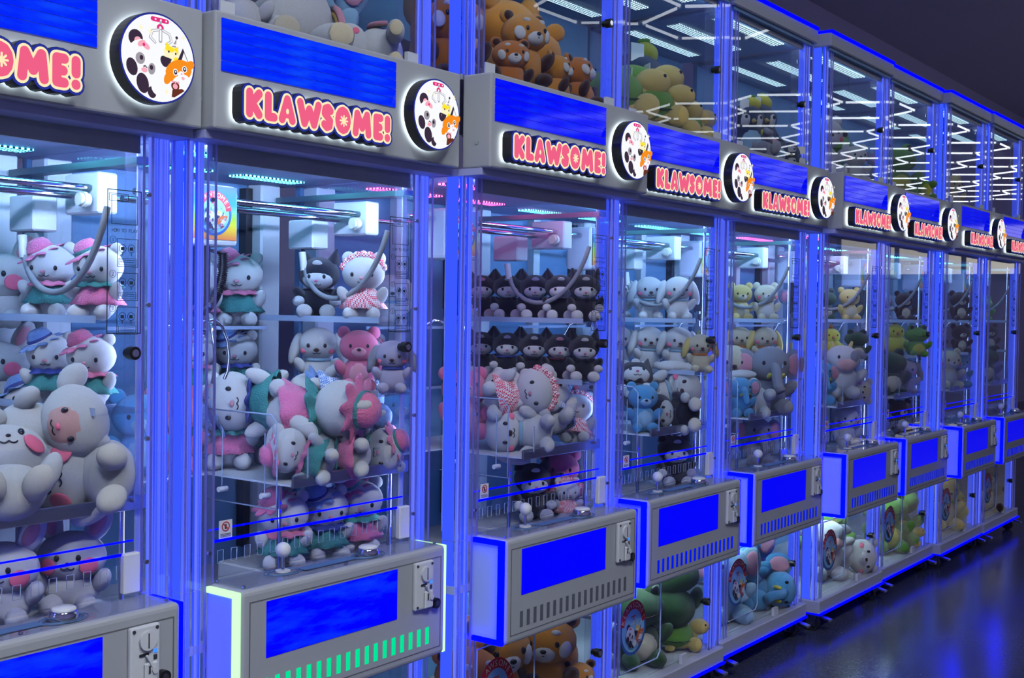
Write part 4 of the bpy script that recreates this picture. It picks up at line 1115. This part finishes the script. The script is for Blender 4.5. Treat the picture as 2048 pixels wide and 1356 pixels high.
def elephant(kind, fur, ear):
    t = root_of(kind)
    body_mb(leg_r=0.125).obj('body', fur, t)
    hc, hr = (0, -0.04, 0.70), (0.28, 0.27, 0.26)
    MB().ell(hc, hr, u=22, v=12, jit=0.01).obj('head', fur, t)
    for s in (-1, 1):
        MB().ell((s * 0.36, 0.02, 0.70), (0.19, 0.05, 0.22), (0, 0, s * 20), 16, 10).obj('ear', fur, t)
        MB().ell((s * 0.37, -0.025, 0.70), (0.13, 0.035, 0.16), (0, 0, s * 20), 14, 8).obj('inner_ear', ear, t)
    MB().tube([(0, -0.24, 0.70), (0, -0.38, 0.62), (0, -0.43, 0.50), (0.02, -0.44, 0.40), (0.05, -0.48, 0.34)], 0.072, 12).obj('trunk', fur, t)
    face(t, hc, hr, 0.15, 0.03, 0.026, None, smile=False)
    for s in (-1, 1): MB().ell((s * 0.10, -0.36, 0.55), (0.03, 0.08, 0.03), (-30, 0, 0), 10, 6).obj('tusk', 'fur_lemon', t)
elephant('blue_elephant', 'fur_blue', 'fur_rose'); elephant('grey_elephant', 'fur_grey', 'fur_rose'); elephant('sky_elephant', 'fur_sky', 'fur_rose')

def frog(kind, fur, belly):
    t = root_of(kind)
    body_mb((0, 0, 0.26), (0.32, 0.27, 0.26)).obj('body', fur, t)
    MB().ell((0, -0.09, 0.25), (0.24, 0.21, 0.20)).obj('belly', belly, t)
    hc, hr = (0, -0.03, 0.66), (0.37, 0.28, 0.23)
    MB().ell(hc, hr, u=22, v=12, jit=0.008).obj('head', fur, t)
    for s in (-1, 1):
        MB().ell((s * 0.19, -0.06, 0.86), (0.11, 0.10, 0.11), None, 14, 10).obj('eye_bump', fur, t)
        MB().ell((s * 0.19, -0.14, 0.88), (0.06, 0.03, 0.06), None, 10, 8).obj('eye', 'eye_black', t)
    MB().tube([surf(hc, hr, 0.02 * a, -0.05 + 0.0006 * a * a, 0.003) for a in range(-10, 11, 2)], 0.008, 5).obj('mouth', 'fur_brown', t)
frog('green_frog', 'fur_green', 'fur_lemon'); frog('dark_frog', 'fur_dgreen', 'fur_cream')

def chick(kind='chick', fur='fur_lemon'):
    t = root_of(kind)
    MB().ell((0, 0, 0.34), (0.36, 0.33, 0.34), jit=0.014).obj('body', fur, t)
    hc, hr = (0, -0.05, 0.72), (0.28, 0.26, 0.25)
    MB().ell(hc, hr, u=20, v=12, jit=0.012).obj('head', fur, t)
    MB().cyl((0, -0.29, 0.69), (0, -0.40, 0.67), 0.06, 0.01, 12).obj('beak', 'fur_orange', t)
    for s in (-1, 1): MB().ell((s * 0.36, 0, 0.36), (0.08, 0.17, 0.15), None, 12, 8).obj('wing', fur, t)
    for s in (-1, 1): MB().ell((s * 0.14, -0.26, 0.03), (0.10, 0.13, 0.04), None, 10, 6).obj('foot', 'fur_orange', t)
    MB().ell((0, -0.02, 1.0), (0.07, 0.05, 0.10), None, 10, 8).obj('comb', 'fur_orange', t)
    face(t, hc, hr, 0.13, 0.04, 0.026, None, smile=False)
chick()

def unicorn(kind='unicorn', fur='fur_white'):
    t = root_of(kind)
    b = MB(); b.ell((0, 0.05, 0.32), (0.34, 0.36, 0.32), jit=0.01)
    for s in (-1, 1): b.ell((s * 0.20, -0.36, 0.12), (0.14, 0.24, 0.12), (0, 0, s * 12), 16, 10)
    b.obj('body', fur, t)
    hc, hr = (0, -0.10, 0.72), (0.34, 0.32, 0.28)
    MB().ell(hc, hr, u=24, v=14, jit=0.008).obj('head', fur, t)
    for s in (-1, 1): MB().ell((s * 0.26, -0.04, 0.94), (0.08, 0.05, 0.12), (0, s * 25, 0), 12, 8).obj('ear', fur, t)
    for s in (-1, 1):
        MB().ell(surf(hc, hr, s * 0.20, -0.09, -0.008), (0.06, 0.02, 0.05), (0, 0, s * 35), 12, 8).obj('cheek', 'blush', t)
        MB().tube([surf(hc, hr, s * 0.13 + 0.03 * math.cos(R(a)), 0.0 + 0.03 * math.sin(R(a)), 0.004) for a in range(180, 361, 30)], 0.007, 5).obj('closed_eye', 'eye_black', t)
    for k, (c, w_) in enumerate((('fur_rose', 0.30), ('rainbow_patch', 0.245), ('fur_sky', 0.19))):
        m = MB(); m.tube([(0.365 * math.cos(R(a)) * 0 + 0.345 - 0.02 * k * 0, 0.08 + w_ * math.cos(R(a)), 0.22 + w_ * 0.8 * math.sin(R(a))) for a in range(0, 181, 18)], 0.028, 8)
        m.obj('rainbow_band', c, t)
    for s in (-1, 1): MB().ell((s * 0.20, -0.595, 0.12), (0.10, 0.02, 0.085), None, 12, 6).obj('hoof', 'fur_cream', t)
unicorn()

def cow(kind='cow'):
    t = root_of(kind)
    body_mb((0, 0.05, 0.30), (0.33, 0.34, 0.30), leg_r=0.12).obj('body', 'fur_white', t)
    hc, hr = (0, -0.12, 0.68), (0.31, 0.28, 0.25)
    MB().ell(hc, hr, u=22, v=12, jit=0.01).obj('head', 'fur_white', t)
    MB().ell((0, -0.33, 0.60), (0.18, 0.12, 0.12), None, 14, 8).obj('muzzle', 'fur_peach', t)
    for s in (-1, 1):
        MB().ell((s * 0.34, -0.06, 0.76), (0.13, 0.05, 0.08), (0, s * 20, 0), 12, 8).obj('ear', 'fur_grey', t)
        MB().cyl((s * 0.14, -0.08, 0.88), (s * 0.19, -0.08, 1.0), 0.045, 0.02, 10).obj('horn', 'fur_yellow', t)
    MB().ell((0.2, 0.18, 0.42), (0.17, 0.22, 0.18), None, 14, 8).obj('spot', 'fur_grey', t); MB().ell((-0.2, 0.02, 0.38), (0.15, 0.2, 0.16), None, 14, 8).obj('spot', 'fur_grey', t)
    MB().ell(surf(hc, hr, 0.15, 0.06, -0.02), (0.11, 0.05, 0.11), (0, 0, 35), 12, 8).obj('eye_patch', 'fur_grey', t)
    face(t, hc, hr, 0.14, 0.05, 0.026, None, smile=False)
cow()

USED = set()
def put(kind, m, x, y, z, h, yaw, label, lie=None, group=None, tilt=0, cat='plush toy'):
    # upright: (x, y, z) is the seat; lying: (x, y) is the middle of the toy, z what it lies on
    src = KINDS[kind]
    t = copy_tree(src) if kind in USED else src
    USED.add(kind)
    if lie == 'back': e = Euler((R(-90 + tilt), 0, R(yaw)))
    elif lie == 'front': e = Euler((R(90 - tilt), 0, R(yaw)))
    elif lie == 'left': e = Euler((0, R(-90 + tilt), R(yaw)))
    elif lie == 'right': e = Euler((0, R(90 - tilt), R(yaw)))
    else: e = Euler((R(tilt), 0, R(yaw)))
    p = Vector((MX[m - 1] + x, MY[m - 1] + y, z))
    if lie: p = p + Vector((0, 0, (0.27 + 0.2 * math.sin(R(abs(tilt)))) * h)) - e.to_matrix() @ Vector((0, 0, 0.48 * h))
    t.rotation_euler = e
    t.scale = (h, h, h)
    t.location = p
    tag(t, label, cat, group)
    return t
SH1, SH2, TR, LD, BD, UD = 1.366, 1.176, 0.971, 0.749, 0.146, 2.021
RS1, RS2 = 1.341, 1.151
g1 = 'plush toys on the side shelves'; g2 = 'plush toys piled on the prize trays'; g3 = 'plush toys under the prize trays'; g4 = 'plush toys in the top cases'; g5 = 'plush toys in the bottom cases'; g0 = 'plush toys on the rear shelves'

# ---- machine 1
put('pink_hat_cub', 1, 0.705, 0.40, SH1, 0.175, -55, 'white cub toy in pink hat near the back column, leftmost machine upper shelf', None, g1)
put('rose_hat_cub', 1, 0.715, 0.235, SH1, 0.170, -60, 'white cub toy behind the instruction print of the leftmost machine', None, g1)
put('blue_hat_cub', 1, 0.705, 0.40, SH2, 0.165, -50, 'white cub toy in blue ruffled hat on the leftmost machine lower side shelf', None, g1)
put('pink_hat_cub', 1, 0.705, 0.245, SH2, 0.165, -55, 'white cub toy in pink hat beside the blue hatted cub, leftmost machine', None, g1)
put('white_bunny', 1, 0.70, 0.60, RS1, 0.22, -45, 'white bunny toy on the upper rear shelf at the picture left edge', None, g0)
put('white_bunny', 1, 0.70, 0.60, RS2, 0.20, -45, 'white bunny toy on the lower rear shelf at the picture left edge', None, g0)
put('white_bunny', 1, 0.645, 0.215, TR, 0.27, -55, 'white bunny toy lying along the leftmost tray front', 'left', g2)
put('peach_lamb', 1, 0.605, 0.235, TR + 0.095, 0.25, -48, 'white lamb toy with peach face lying on the leftmost pile', 'right', g2, 12)
put('white_bunny', 1, 0.48, 0.20, TR, 0.26, -20, 'white bunny toy with pink ear lying at the left end of the leftmost tray', 'back', g2, 40)
put('white_bunny', 1, 0.56, 0.38, TR + 0.03, 0.26, -60, 'white bunny toy on its back behind the leftmost tray pile', 'left', g2, 10)
put('blue_hat_cub', 1, 0.69, 0.45, TR + 0.06, 0.22, -40, 'white cub toy in blue hat peeping over the leftmost tray pile', 'back', g2, 55)
put('white_bunny', 1, 0.655, 0.235, LD, 0.215, -42, 'white bunny toy with big pink cheeks, right one of two under the leftmost tray', None, g3)
put('white_bunny', 1, 0.500, 0.235, LD, 0.215, -42, 'white bunny toy cut off by the left picture edge, under the leftmost tray', None, g3)
# ---- machine 2
put('pink_hat_cub', 2, 0.600, 0.635, RS1, 0.215, -45, 'white cub toy in wide pink hat on the upper rear shelf by the claw cable', None, g0)
put('rose_hat_cub', 2, 0.460, 0.645, RS1, 0.205, -45, 'white cub toy half hidden behind the black claw cable on the upper rear shelf', None, g0)
put('blue_hat_cub', 2, 0.595, 0.635, RS2, 0.185, -45, 'white cub toy in blue hat on the lower rear shelf below the claw prong', None, g0)
put('pink_hat_cub', 2, 0.455, 0.64, RS2, 0.185, -45, 'white cub toy at the left end of the lower rear shelf, second machine', None, g0)
put('black_cat', 2, 0.705, 0.42, SH1, 0.185, -52, 'black cat toy behind the grey hose on the second machine upper shelf', None, g1)
put('red_check_cub', 2, 0.70, 0.245, SH1, 0.185, -52, 'white cub toy in red checked dress on the second machine upper shelf', None, g1)
put('white_puppy', 2, 0.70, 0.415, SH2, 0.175, -50, 'white floppy eared puppy toy on the second machine lower side shelf', None, g1)
put('pink_bear', 2, 0.70, 0.260, SH2, 0.175, -45, 'pink bear toy beside the floppy eared puppy on the second machine lower shelf', None, g1)
put('lilac_puppy', 2, 0.715, 0.15, SH2, 0.145, -50, 'lilac puppy toy behind the door lock of the second machine', None, g1)
put('rose_hat_cub', 2, 0.535, 0.235, TR + 0.075, 0.29, 37, 'large white cub toy lying face down in pink hat on top of the second pile', 'front', g2, 10)
put('blue_hat_cub', 2, 0.60, 0.42, TR + 0.12, 0.22, -50, 'white cub toy lying at the very back of the second pile', 'right', g2)
put('blue_check_cub', 2, 0.69, 0.30, TR + 0.15, 0.19, -48, 'white cub toy in blue checks lying on its side on the second pile', 'right', g2, 15)
put('blue_hat_cub', 2, 0.685, 0.28, TR + 0.07, 0.21, 40, 'white cub toy in green and blue dress on the right of the second pile', 'front', g2, 10)
put('rose_hat_cub', 2, 0.685, 0.20, TR, 0.19, -48, 'white cub toy with green collar at the right end of the second tray', 'right', g2)
put('pink_hat_cub', 2, 0.435, 0.195, TR, 0.18, -45, 'white cub toy with pink ruffle at the left end of the second tray front', 'left', g2, 20)
put('rose_hat_cub', 2, 0.555, 0.195, TR, 0.19, -55, 'white cub toy lying low in the middle of the second tray', 'left', g2)
put('blue_hat_cub', 2, 0.475, 0.43, TR + 0.11, 0.25, -60, 'white cub toy with blue ruffle lying behind the chute of the second machine', 'left', g2)
put('rose_hat_cub', 2, 0.46, 0.50, TR, 0.22, -40, 'white cub toy sitting at the back of the second tray', None, g2)
put('pink_hat_cub', 2, 0.62, 0.50, TR, 0.22, -40, 'white cub toy in pink hat at the back right of the second tray', None, g2)
put('blue_bear', 2, 0.20, 0.53, TR, 0.22, -30, 'blue bear toy seen through the chute guard of the second machine', None, g2)
put('pink_bear', 2, 0.31, 0.54, TR, 0.22, -30, 'pink bear toy seen through the chute guard of the second machine', None, g2)
put('blue_hat_cub', 2, 0.555, 0.235, LD, 0.195, -25, 'white cub toy in blue hat under the second tray, between two others', None, g3)
put('pink_hat_cub', 2, 0.425, 0.245, LD, 0.195, -40, 'white cub toy left of the blue hatted one under the second tray', None, g3)
put('rose_hat_cub', 2, 0.680, 0.235, LD, 0.205, -40, 'white cub toy with pink band at the right under the second tray', None, g3)
# ---- machine 3
ys = (0.58, 0.47, 0.36, 0.26, 0.165)
for (k, yy, w_) in zip(('maroon_cat', 'black_cat', 'navy_cat', 'black_cat', 'black_cat'), ys, ('first', 'second', 'third', 'fourth', 'last')):
    put(k, 3, 0.705, yy, SH1, 0.16, -52, w_ + ' cat toy from the left on the third machine upper shelf', None, g1)
for (k, yy, w_) in zip(('black_cat', 'navy_cat', 'black_cat', 'maroon_cat', 'black_cat'), ys, ('first', 'second', 'third', 'fourth', 'last')):
    put(k, 3, 0.705, yy, SH2, 0.16, -52, w_ + ' cat toy from the left on the third machine lower shelf', None, g1)
put('white_puppy', 3, 0.30, 0.62, RS1, 0.17, -40, 'white puppy toy on the third machine upper rear shelf', None, g0)
put('red_check_cub', 3, 0.20, 0.62, RS2, 0.17, -40, 'white cub toy in red checks on the third machine lower rear shelf', None, g0)
put('white_puppy', 3, 0.48, 0.25, TR, 0.22, -50, 'white puppy toy lying under the red checked cub on the third tray', 'left', g2)
put('red_check_cub', 3, 0.495, 0.26, TR + 0.10, 0.23, -50, 'white cub toy in red checked dress lying on top of the third pile', 'right', g2, 12)
put('pink_bear', 3, 0.41, 0.40, TR + 0.02, 0.24, -40, 'pink bear toy leaning at the left of the third pile', None, g2, -15)
put('blue_check_cub', 3, 0.63, 0.24, TR + 0.04, 0.22, -45, 'white cub toy in blue checks leaning back on the third tray', 'back', g2, 45)
put('red_check_cub', 3, 0.715, 0.20, TR, 0.18, -60, 'white cub toy with red checked band at the right of the third tray', None, g2, -20)
put('white_puppy', 3, 0.60, 0.40, TR + 0.02, 0.24, -60, 'white puppy toy behind the checked cubs on the third tray', 'back', g2, 60)
put('blue_bear', 3, 0.25, 0.53, TR, 0.20, -40, 'blue bear toy seen through the third machine chute guard', None, g2)
put('pink_bear', 3, 0.705, 0.25, LD, 0.21, -50, 'pink bear toy lit magenta under the third tray', None, g3)
put('black_cat', 3, 0.555, 0.25, LD, 0.19, -40, 'black cat toy under the middle of the third tray', None, g3)
put('red_check_cub', 3, 0.645, 0.18, LD, 0.13, -40, 'small white cub toy in red checks between cat and bear under the third tray', None, g3)
# ---- machine 4
for (yy, w_) in zip((0.50, 0.36, 0.235), ('left', 'middle', 'right')):
    put('white_puppy', 4, 0.70, yy, SH1, 0.175, -50, w_ + ' white puppy toy on the fourth machine upper shelf', None, g1)
    put('white_puppy', 4, 0.70, yy - 0.005, SH2, 0.175, -50, w_ + ' white puppy toy on the fourth machine lower shelf', None, g1)
put('cream_puppy', 4, 0.715, 0.145, SH2, 0.15, -50, 'cream puppy toy at the right end of the fourth machine lower shelf', None, g1)
put('black_cat', 4, 0.53, 0.31, TR + 0.06, 0.22, -50, 'black cat toy leaning at the left of the fourth pile', 'back', g2, 50)
put('white_puppy', 4, 0.65, 0.235, TR + 0.05, 0.25, -48, 'white puppy toy lying on the fourth tray beside the black cat', 'right', g2, 15)
put('black_cat', 4, 0.60, 0.20, TR, 0.22, -55, 'black cat toy lying along the front of the fourth tray', 'left', g2)
put('lilac_puppy', 4, 0.50, 0.50, TR, 0.24, -45, 'lilac puppy toy sitting at the back of the fourth tray', None, g2)
put('blue_bear', 4, 0.30, 0.52, TR, 0.24, -45, 'blue bear toy behind the fourth machine chute guard', None, g2)
put('blue_bear', 4, 0.43, 0.22, TR, 0.18, -45, 'blue bear toy at the left end of the fourth tray', None, g2)
put('black_cat', 4, 0.665, 0.22, LD, 0.205, -45, 'black cat toy under the fourth tray', None, g3)
# ---- machine 5
for (yy, w_) in zip((0.50, 0.36, 0.24), ('left', 'middle', 'right')):
    put('cream_bear' if yy != 0.36 else 'yellow_bear', 5, 0.70, yy, SH1, 0.17, -50, w_ + ' cream toy on the fifth machine upper shelf', None, g1)
    put('cream_puppy', 5, 0.70, yy, SH2, 0.17, -50, w_ + ' cream puppy toy on the fifth machine lower shelf', None, g1)
put('grey_elephant', 5, 0.675, 0.205, TR, 0.30, -50, 'grey elephant toy sitting against the glass of the fifth tray', None, g2)
put('white_puppy', 5, 0.50, 0.24, TR, 0.24, -50, 'white puppy toy lying left of the grey elephant', 'left', g2, 15)
put('cream_puppy', 5, 0.62, 0.36, TR + 0.04, 0.26, -50, 'cream puppy toy behind the grey elephant', None, g2)
put('blue_bear', 5, 0.44, 0.50, TR, 0.24, -45, 'blue bear toy at the back of the fifth tray', None, g2)
put('blue_elephant', 5, 0.43, 0.22, TR, 0.17, -45, 'blue elephant toy at the left end of the fifth tray', None, g2)
put('grey_elephant', 5, 0.64, 0.24, LD, 0.21, -45, 'grey elephant toy under the fifth tray', None, g3)
# ---- machine 6
for (k, yy, w_) in (('sky_elephant', 0.50, 'blue elephant'), ('dark_frog', 0.36, 'dark green frog'), ('yellow_bear', 0.23, 'yellow bear')):
    put(k, 6, 0.70, yy, SH1, 0.17, -50, w_ + ' toy on the sixth machine upper shelf', None, g1)
for (k, yy, w_) in (('chick', 0.46, 'left chick'), ('chick', 0.32, 'right chick'), ('dark_frog', 0.19, 'dark green frog')):
    put(k, 6, 0.70, yy, SH2, 0.16, -50, w_ + ' toy on the sixth machine lower shelf', None, g1)
put('cow', 6, 0.60, 0.23, TR + 0.03, 0.27, -50, 'white cow toy sitting on the sixth tray', None, g2)
put('cream_bear', 6, 0.69, 0.20, TR, 0.20, -50, 'cream bear toy lying right of the cow on the sixth tray', 'right', g2)
put('blue_elephant', 6, 0.46, 0.28, TR, 0.22, -45, 'blue elephant toy left of the cow on the sixth tray', None, g2)
put('white_bear', 6, 0.67, 0.22, LD, 0.21, -45, 'white bear toy under the sixth tray', None, g3)
# ---- machine 7
for (k, yy, w_) in (('blue_bear', 0.50, 'blue bear'), ('lilac_puppy', 0.35, 'lilac puppy'), ('brown_bear', 0.22, 'brown bear')):
    put(k, 7, 0.70, yy, SH1, 0.17, -50, w_ + ' toy on the seventh machine upper shelf', None, g1)
for (k, yy, w_) in (('lilac_puppy', 0.44, 'lilac puppy'), ('chick', 0.27, 'yellow chick'), ('green_frog', 0.15, 'green frog')):
    put(k, 7, 0.70, yy, SH2, 0.18, -50, w_ + ' toy on the seventh machine lower shelf', None, g1)
put('dark_frog', 7, 0.56, 0.25, TR, 0.26, -45, 'dark green frog toy on the seventh tray', None, g2)
put('lilac_puppy', 7, 0.69, 0.20, TR, 0.20, -60, 'lilac puppy toy right of the frog on the seventh tray', None, g2)
put('brown_bear', 7, 0.67, 0.22, LD, 0.20, -45, 'brown bear toy under the seventh tray', None, g3)
# ---- machines 8 and 9
put('brown_bear', 8, 0.70, 0.36, SH1, 0.19, -50, 'left brown bear toy on the eighth machine upper shelf', None, g1)
put('brown_bear', 8, 0.70, 0.20, SH1, 0.19, -50, 'right brown bear toy on the eighth machine upper shelf', None, g1)
put('dark_red_panda', 8, 0.70, 0.34, SH2, 0.18, -50, 'left red panda toy on the eighth machine lower shelf', None, g1)
put('brown_bear', 8, 0.70, 0.19, SH2, 0.18, -50, 'brown bear toy right of the red panda on the eighth machine lower shelf', None, g1)
put('cream_bear', 8, 0.58, 0.22, TR, 0.24, -45, 'cream bear toy on the eighth tray', None, g2)
put('blue_bear', 8, 0.70, 0.20, TR, 0.22, -45, 'blue bear toy on the eighth tray', None, g2)
put('green_frog', 9, 0.70, 0.30, SH1, 0.18, -50, 'green frog toy on the ninth machine upper shelf', None, g1)
put('brown_bear', 9, 0.70, 0.25, SH2, 0.18, -50, 'brown bear toy on the ninth machine lower shelf', None, g1)
put('dark_frog', 9, 0.56, 0.24, TR, 0.25, -45, 'dark green frog toy on the ninth tray', None, g2)
# ---- top cases
put('unicorn', 1, 0.60, 0.30, UD, 0.30, -30, 'white unicorn toy in the leftmost top case at the upper picture edge', None, g4)
put('unicorn', 2, 0.475, 0.30, UD, 0.34, -25, 'large white toy with closed eyes and pink cheeks in the second top case', None, g4)
put('sky_elephant', 2, 0.64, 0.44, UD, 0.40, -25, 'blue elephant toy between two white toys in the second top case', None, g4)
put('unicorn', 2, 0.675, 0.22, UD, 0.20, -45, 'white toy with rainbow patch lying at the right of the second top case', 'left', g4)
put('white_bear', 2, 0.25, 0.22, UD, 0.20, -25, 'white bear toy with pink cheeks at the left of the second top case', None, g4)
put('dark_red_panda', 3, 0.13, 0.24, UD, 0.26, -35, 'red panda toy behind the blue post at the left of the third top case', None, g4)
put('dark_red_panda', 3, 0.34, 0.20, UD, 0.17, -35, 'small red panda toy at the front left of the third top case', None, g4)
put('red_panda', 3, 0.43, 0.225, UD + 0.04, 0.23, -15, 'smiling red panda toy holding its paws up in the third top case', None, g4)
put('red_panda', 3, 0.33, 0.44, UD + 0.03, 0.38, 140, 'red panda toy turned away at the back left of the third top case', None, g4)
put('red_panda', 3, 0.55, 0.36, UD + 0.02, 0.35, 172, 'red panda toy showing its white back stripe in the third top case', None, g4)
put('red_panda', 3, 0.575, 0.185, UD, 0.17, 30, 'small red panda toy leaning low behind the rail of the third top case', None, g4, -10)
put('dark_red_panda', 3, 0.705, 0.18, UD, 0.19, 20, 'red panda toy with brown paws at the right of the third top case', None, g4, -15)
put('red_panda', 3, 0.665, 0.36, UD, 0.30, 130, 'red panda toy at the back right of the third top case', None, g4)
put('turtle', 4, 0.50, 0.30, UD + 0.09, 0.24, 55, 'turtle toy with price tag on top of the turtle pile', None, g4)
put('turtle', 4, 0.33, 0.27, UD + 0.04, 0.24, 45, 'turtle toy at the left end of the turtle pile', None, g4)
put('turtle', 4, 0.45, 0.20, UD + 0.03, 0.20, 50, 'turtle toy in the middle of the turtle pile', None, g4)
put('turtle', 4, 0.57, 0.22, UD, 0.20, 62, 'turtle toy resting its head on the fourth case rail', None, g4)
put('turtle', 4, 0.68, 0.20, UD, 0.17, 60, 'rightmost small turtle toy in the fourth top case', None, g4)
put('penguin', 4, 0.66, 0.42, UD, 0.38, -20, 'big penguin toy with lemon hat behind the turtles', None, g4)
put('penguin', 5, 0.46, 0.24, UD, 0.26, -35, 'penguin toy with lemon hat standing left in the fifth top case', None, g4)
put('penguin', 5, 0.60, 0.26, UD, 0.29, -30, 'penguin toy with lemon hat in the middle of the fifth top case', None, g4)
put('penguin', 5, 0.66, 0.17, UD, 0.19, -45, 'penguin toy lying on its side in the fifth top case', 'right', g4)
put('grey_elephant', 5, 0.47, 0.16, UD, 0.17, -45, 'grey elephant toy at the front left of the fifth top case', 'back', g4, 40)
put('penguin', 5, 0.72, 0.30, UD, 0.24, -30, 'penguin toy at the right of the fifth top case', None, g4)
put('white_bear', 6, 0.30, 0.22, UD, 0.30, -40, 'white bear toy at the left of the sixth top case', None, g4)
put('white_bear', 6, 0.60, 0.18, UD, 0.20, -40, 'white bear toy leaning on the glass of the sixth top case', None, g4)
put('green_frog', 6, 0.68, 0.34, UD, 0.30, -40, 'green frog toy at the back of the sixth top case', None, g4)
put('green_frog', 7, 0.50, 0.22, UD, 0.30, -40, 'large green frog toy in the seventh top case', None, g4)
put('green_frog', 7, 0.68, 0.17, UD, 0.20, -45, 'small green frog toy lying at the right of the seventh top case', 'left', g4)
put('grey_bunny', 7, 0.66, 0.36, UD, 0.26, -30, 'grey bunny toy behind the frogs of the seventh top case', None, g4)
put('yellow_bear', 8, 0.55, 0.22, UD, 0.22, -30, 'yellow bear toy in the eighth top case', None, g4)
# ---- bottom cases
put('white_bear', 2, 0.64, 0.34, BD, 0.34, -40, 'white bear toy below the green slots in the second bottom case', None, g5)
put('dark_red_panda', 2, 0.70, 0.20, BD, 0.24, -50, 'red panda toy beside the white bear in the second bottom case', None, g5)
put('red_panda', 3, 0.40, 0.28, BD, 0.34, -20, 'large red panda toy in the middle of the third bottom case', None, g5)
put('red_panda', 3, 0.66, 0.26, BD, 0.30, -60, 'tall red panda toy at the right of the third bottom case', None, g5)
put('dark_red_panda', 3, 0.22, 0.24, BD, 0.30, -20, 'red panda toy behind the badge of the third bottom case', None, g5)
put('red_panda', 3, 0.70, 0.16, BD, 0.15, -50, 'small red panda toy by the lock of the third bottom case', None, g5)
put('dark_frog', 4, 0.40, 0.22, BD, 0.30, -30, 'dark green frog toy behind the badge of the fourth bottom case', None, g5)
put('dark_frog', 4, 0.62, 0.20, BD + 0.08, 0.30, 130, 'dark green fluffy toy turned away in the fourth bottom case', None, g5)
put('turtle', 4, 0.66, 0.17, BD, 0.14, 40, 'turtle toy on the floor of the fourth bottom case', None, g5)
put('white_bear', 4, 0.66, 0.40, BD, 0.44, -40, 'white bear toy at the back of the fourth bottom case', None, g5)
put('blue_elephant', 5, 0.56, 0.30, BD, 0.40, -40, 'blue elephant toy with pink ears in the fifth bottom case', None, g5)
put('blue_elephant', 5, 0.62, 0.18, BD, 0.28, -45, 'blue elephant toy lying on the floor of the fifth bottom case', 'right', g5)
put('sky_elephant', 5, 0.32, 0.22, BD, 0.32, -40, 'pale blue elephant toy at the left of the fifth bottom case', None, g5)
put('white_bear', 5, 0.70, 0.40, BD, 0.46, -40, 'large white bear toy at the right of the fifth bottom case', None, g5)
put('cow', 6, 0.46, 0.24, BD, 0.30, -40, 'spotted cow toy behind the badge of the sixth bottom case', None, g5)
put('white_bear', 6, 0.66, 0.18, BD, 0.28, -45, 'white toy lying at the right of the sixth bottom case', 'right', g5)
put('green_frog', 6, 0.66, 0.34, BD, 0.38, -40, 'green frog toy at the back of the sixth bottom case', None, g5)
put('green_frog', 7, 0.46, 0.22, BD, 0.34, -40, 'green frog toy behind the badge of the seventh bottom case', None, g5)
put('green_frog', 7, 0.67, 0.24, BD, 0.36, -40, 'green frog toy at the right of the seventh bottom case', None, g5)
put('turtle', 7, 0.66, 0.16, BD, 0.13, 30, 'turtle toy on the floor of the seventh bottom case', None, g5)
put('yellow_bear', 8, 0.50, 0.22, BD, 0.34, -40, 'yellow bear toy behind the badge of the eighth bottom case', None, g5)
put('chick', 8, 0.67, 0.20, BD, 0.22, -40, 'yellow chick toy on the floor of the eighth bottom case', None, g5)
put('brown_bear', 9, 0.50, 0.22, BD, 0.34, -40, 'brown bear toy in the ninth bottom case', None, g5)
for k, o in KINDS.items():
    if k not in USED:
        for c in list(walk(o)): bpy.data.objects.remove(c)
        bpy.data.objects.remove(o)
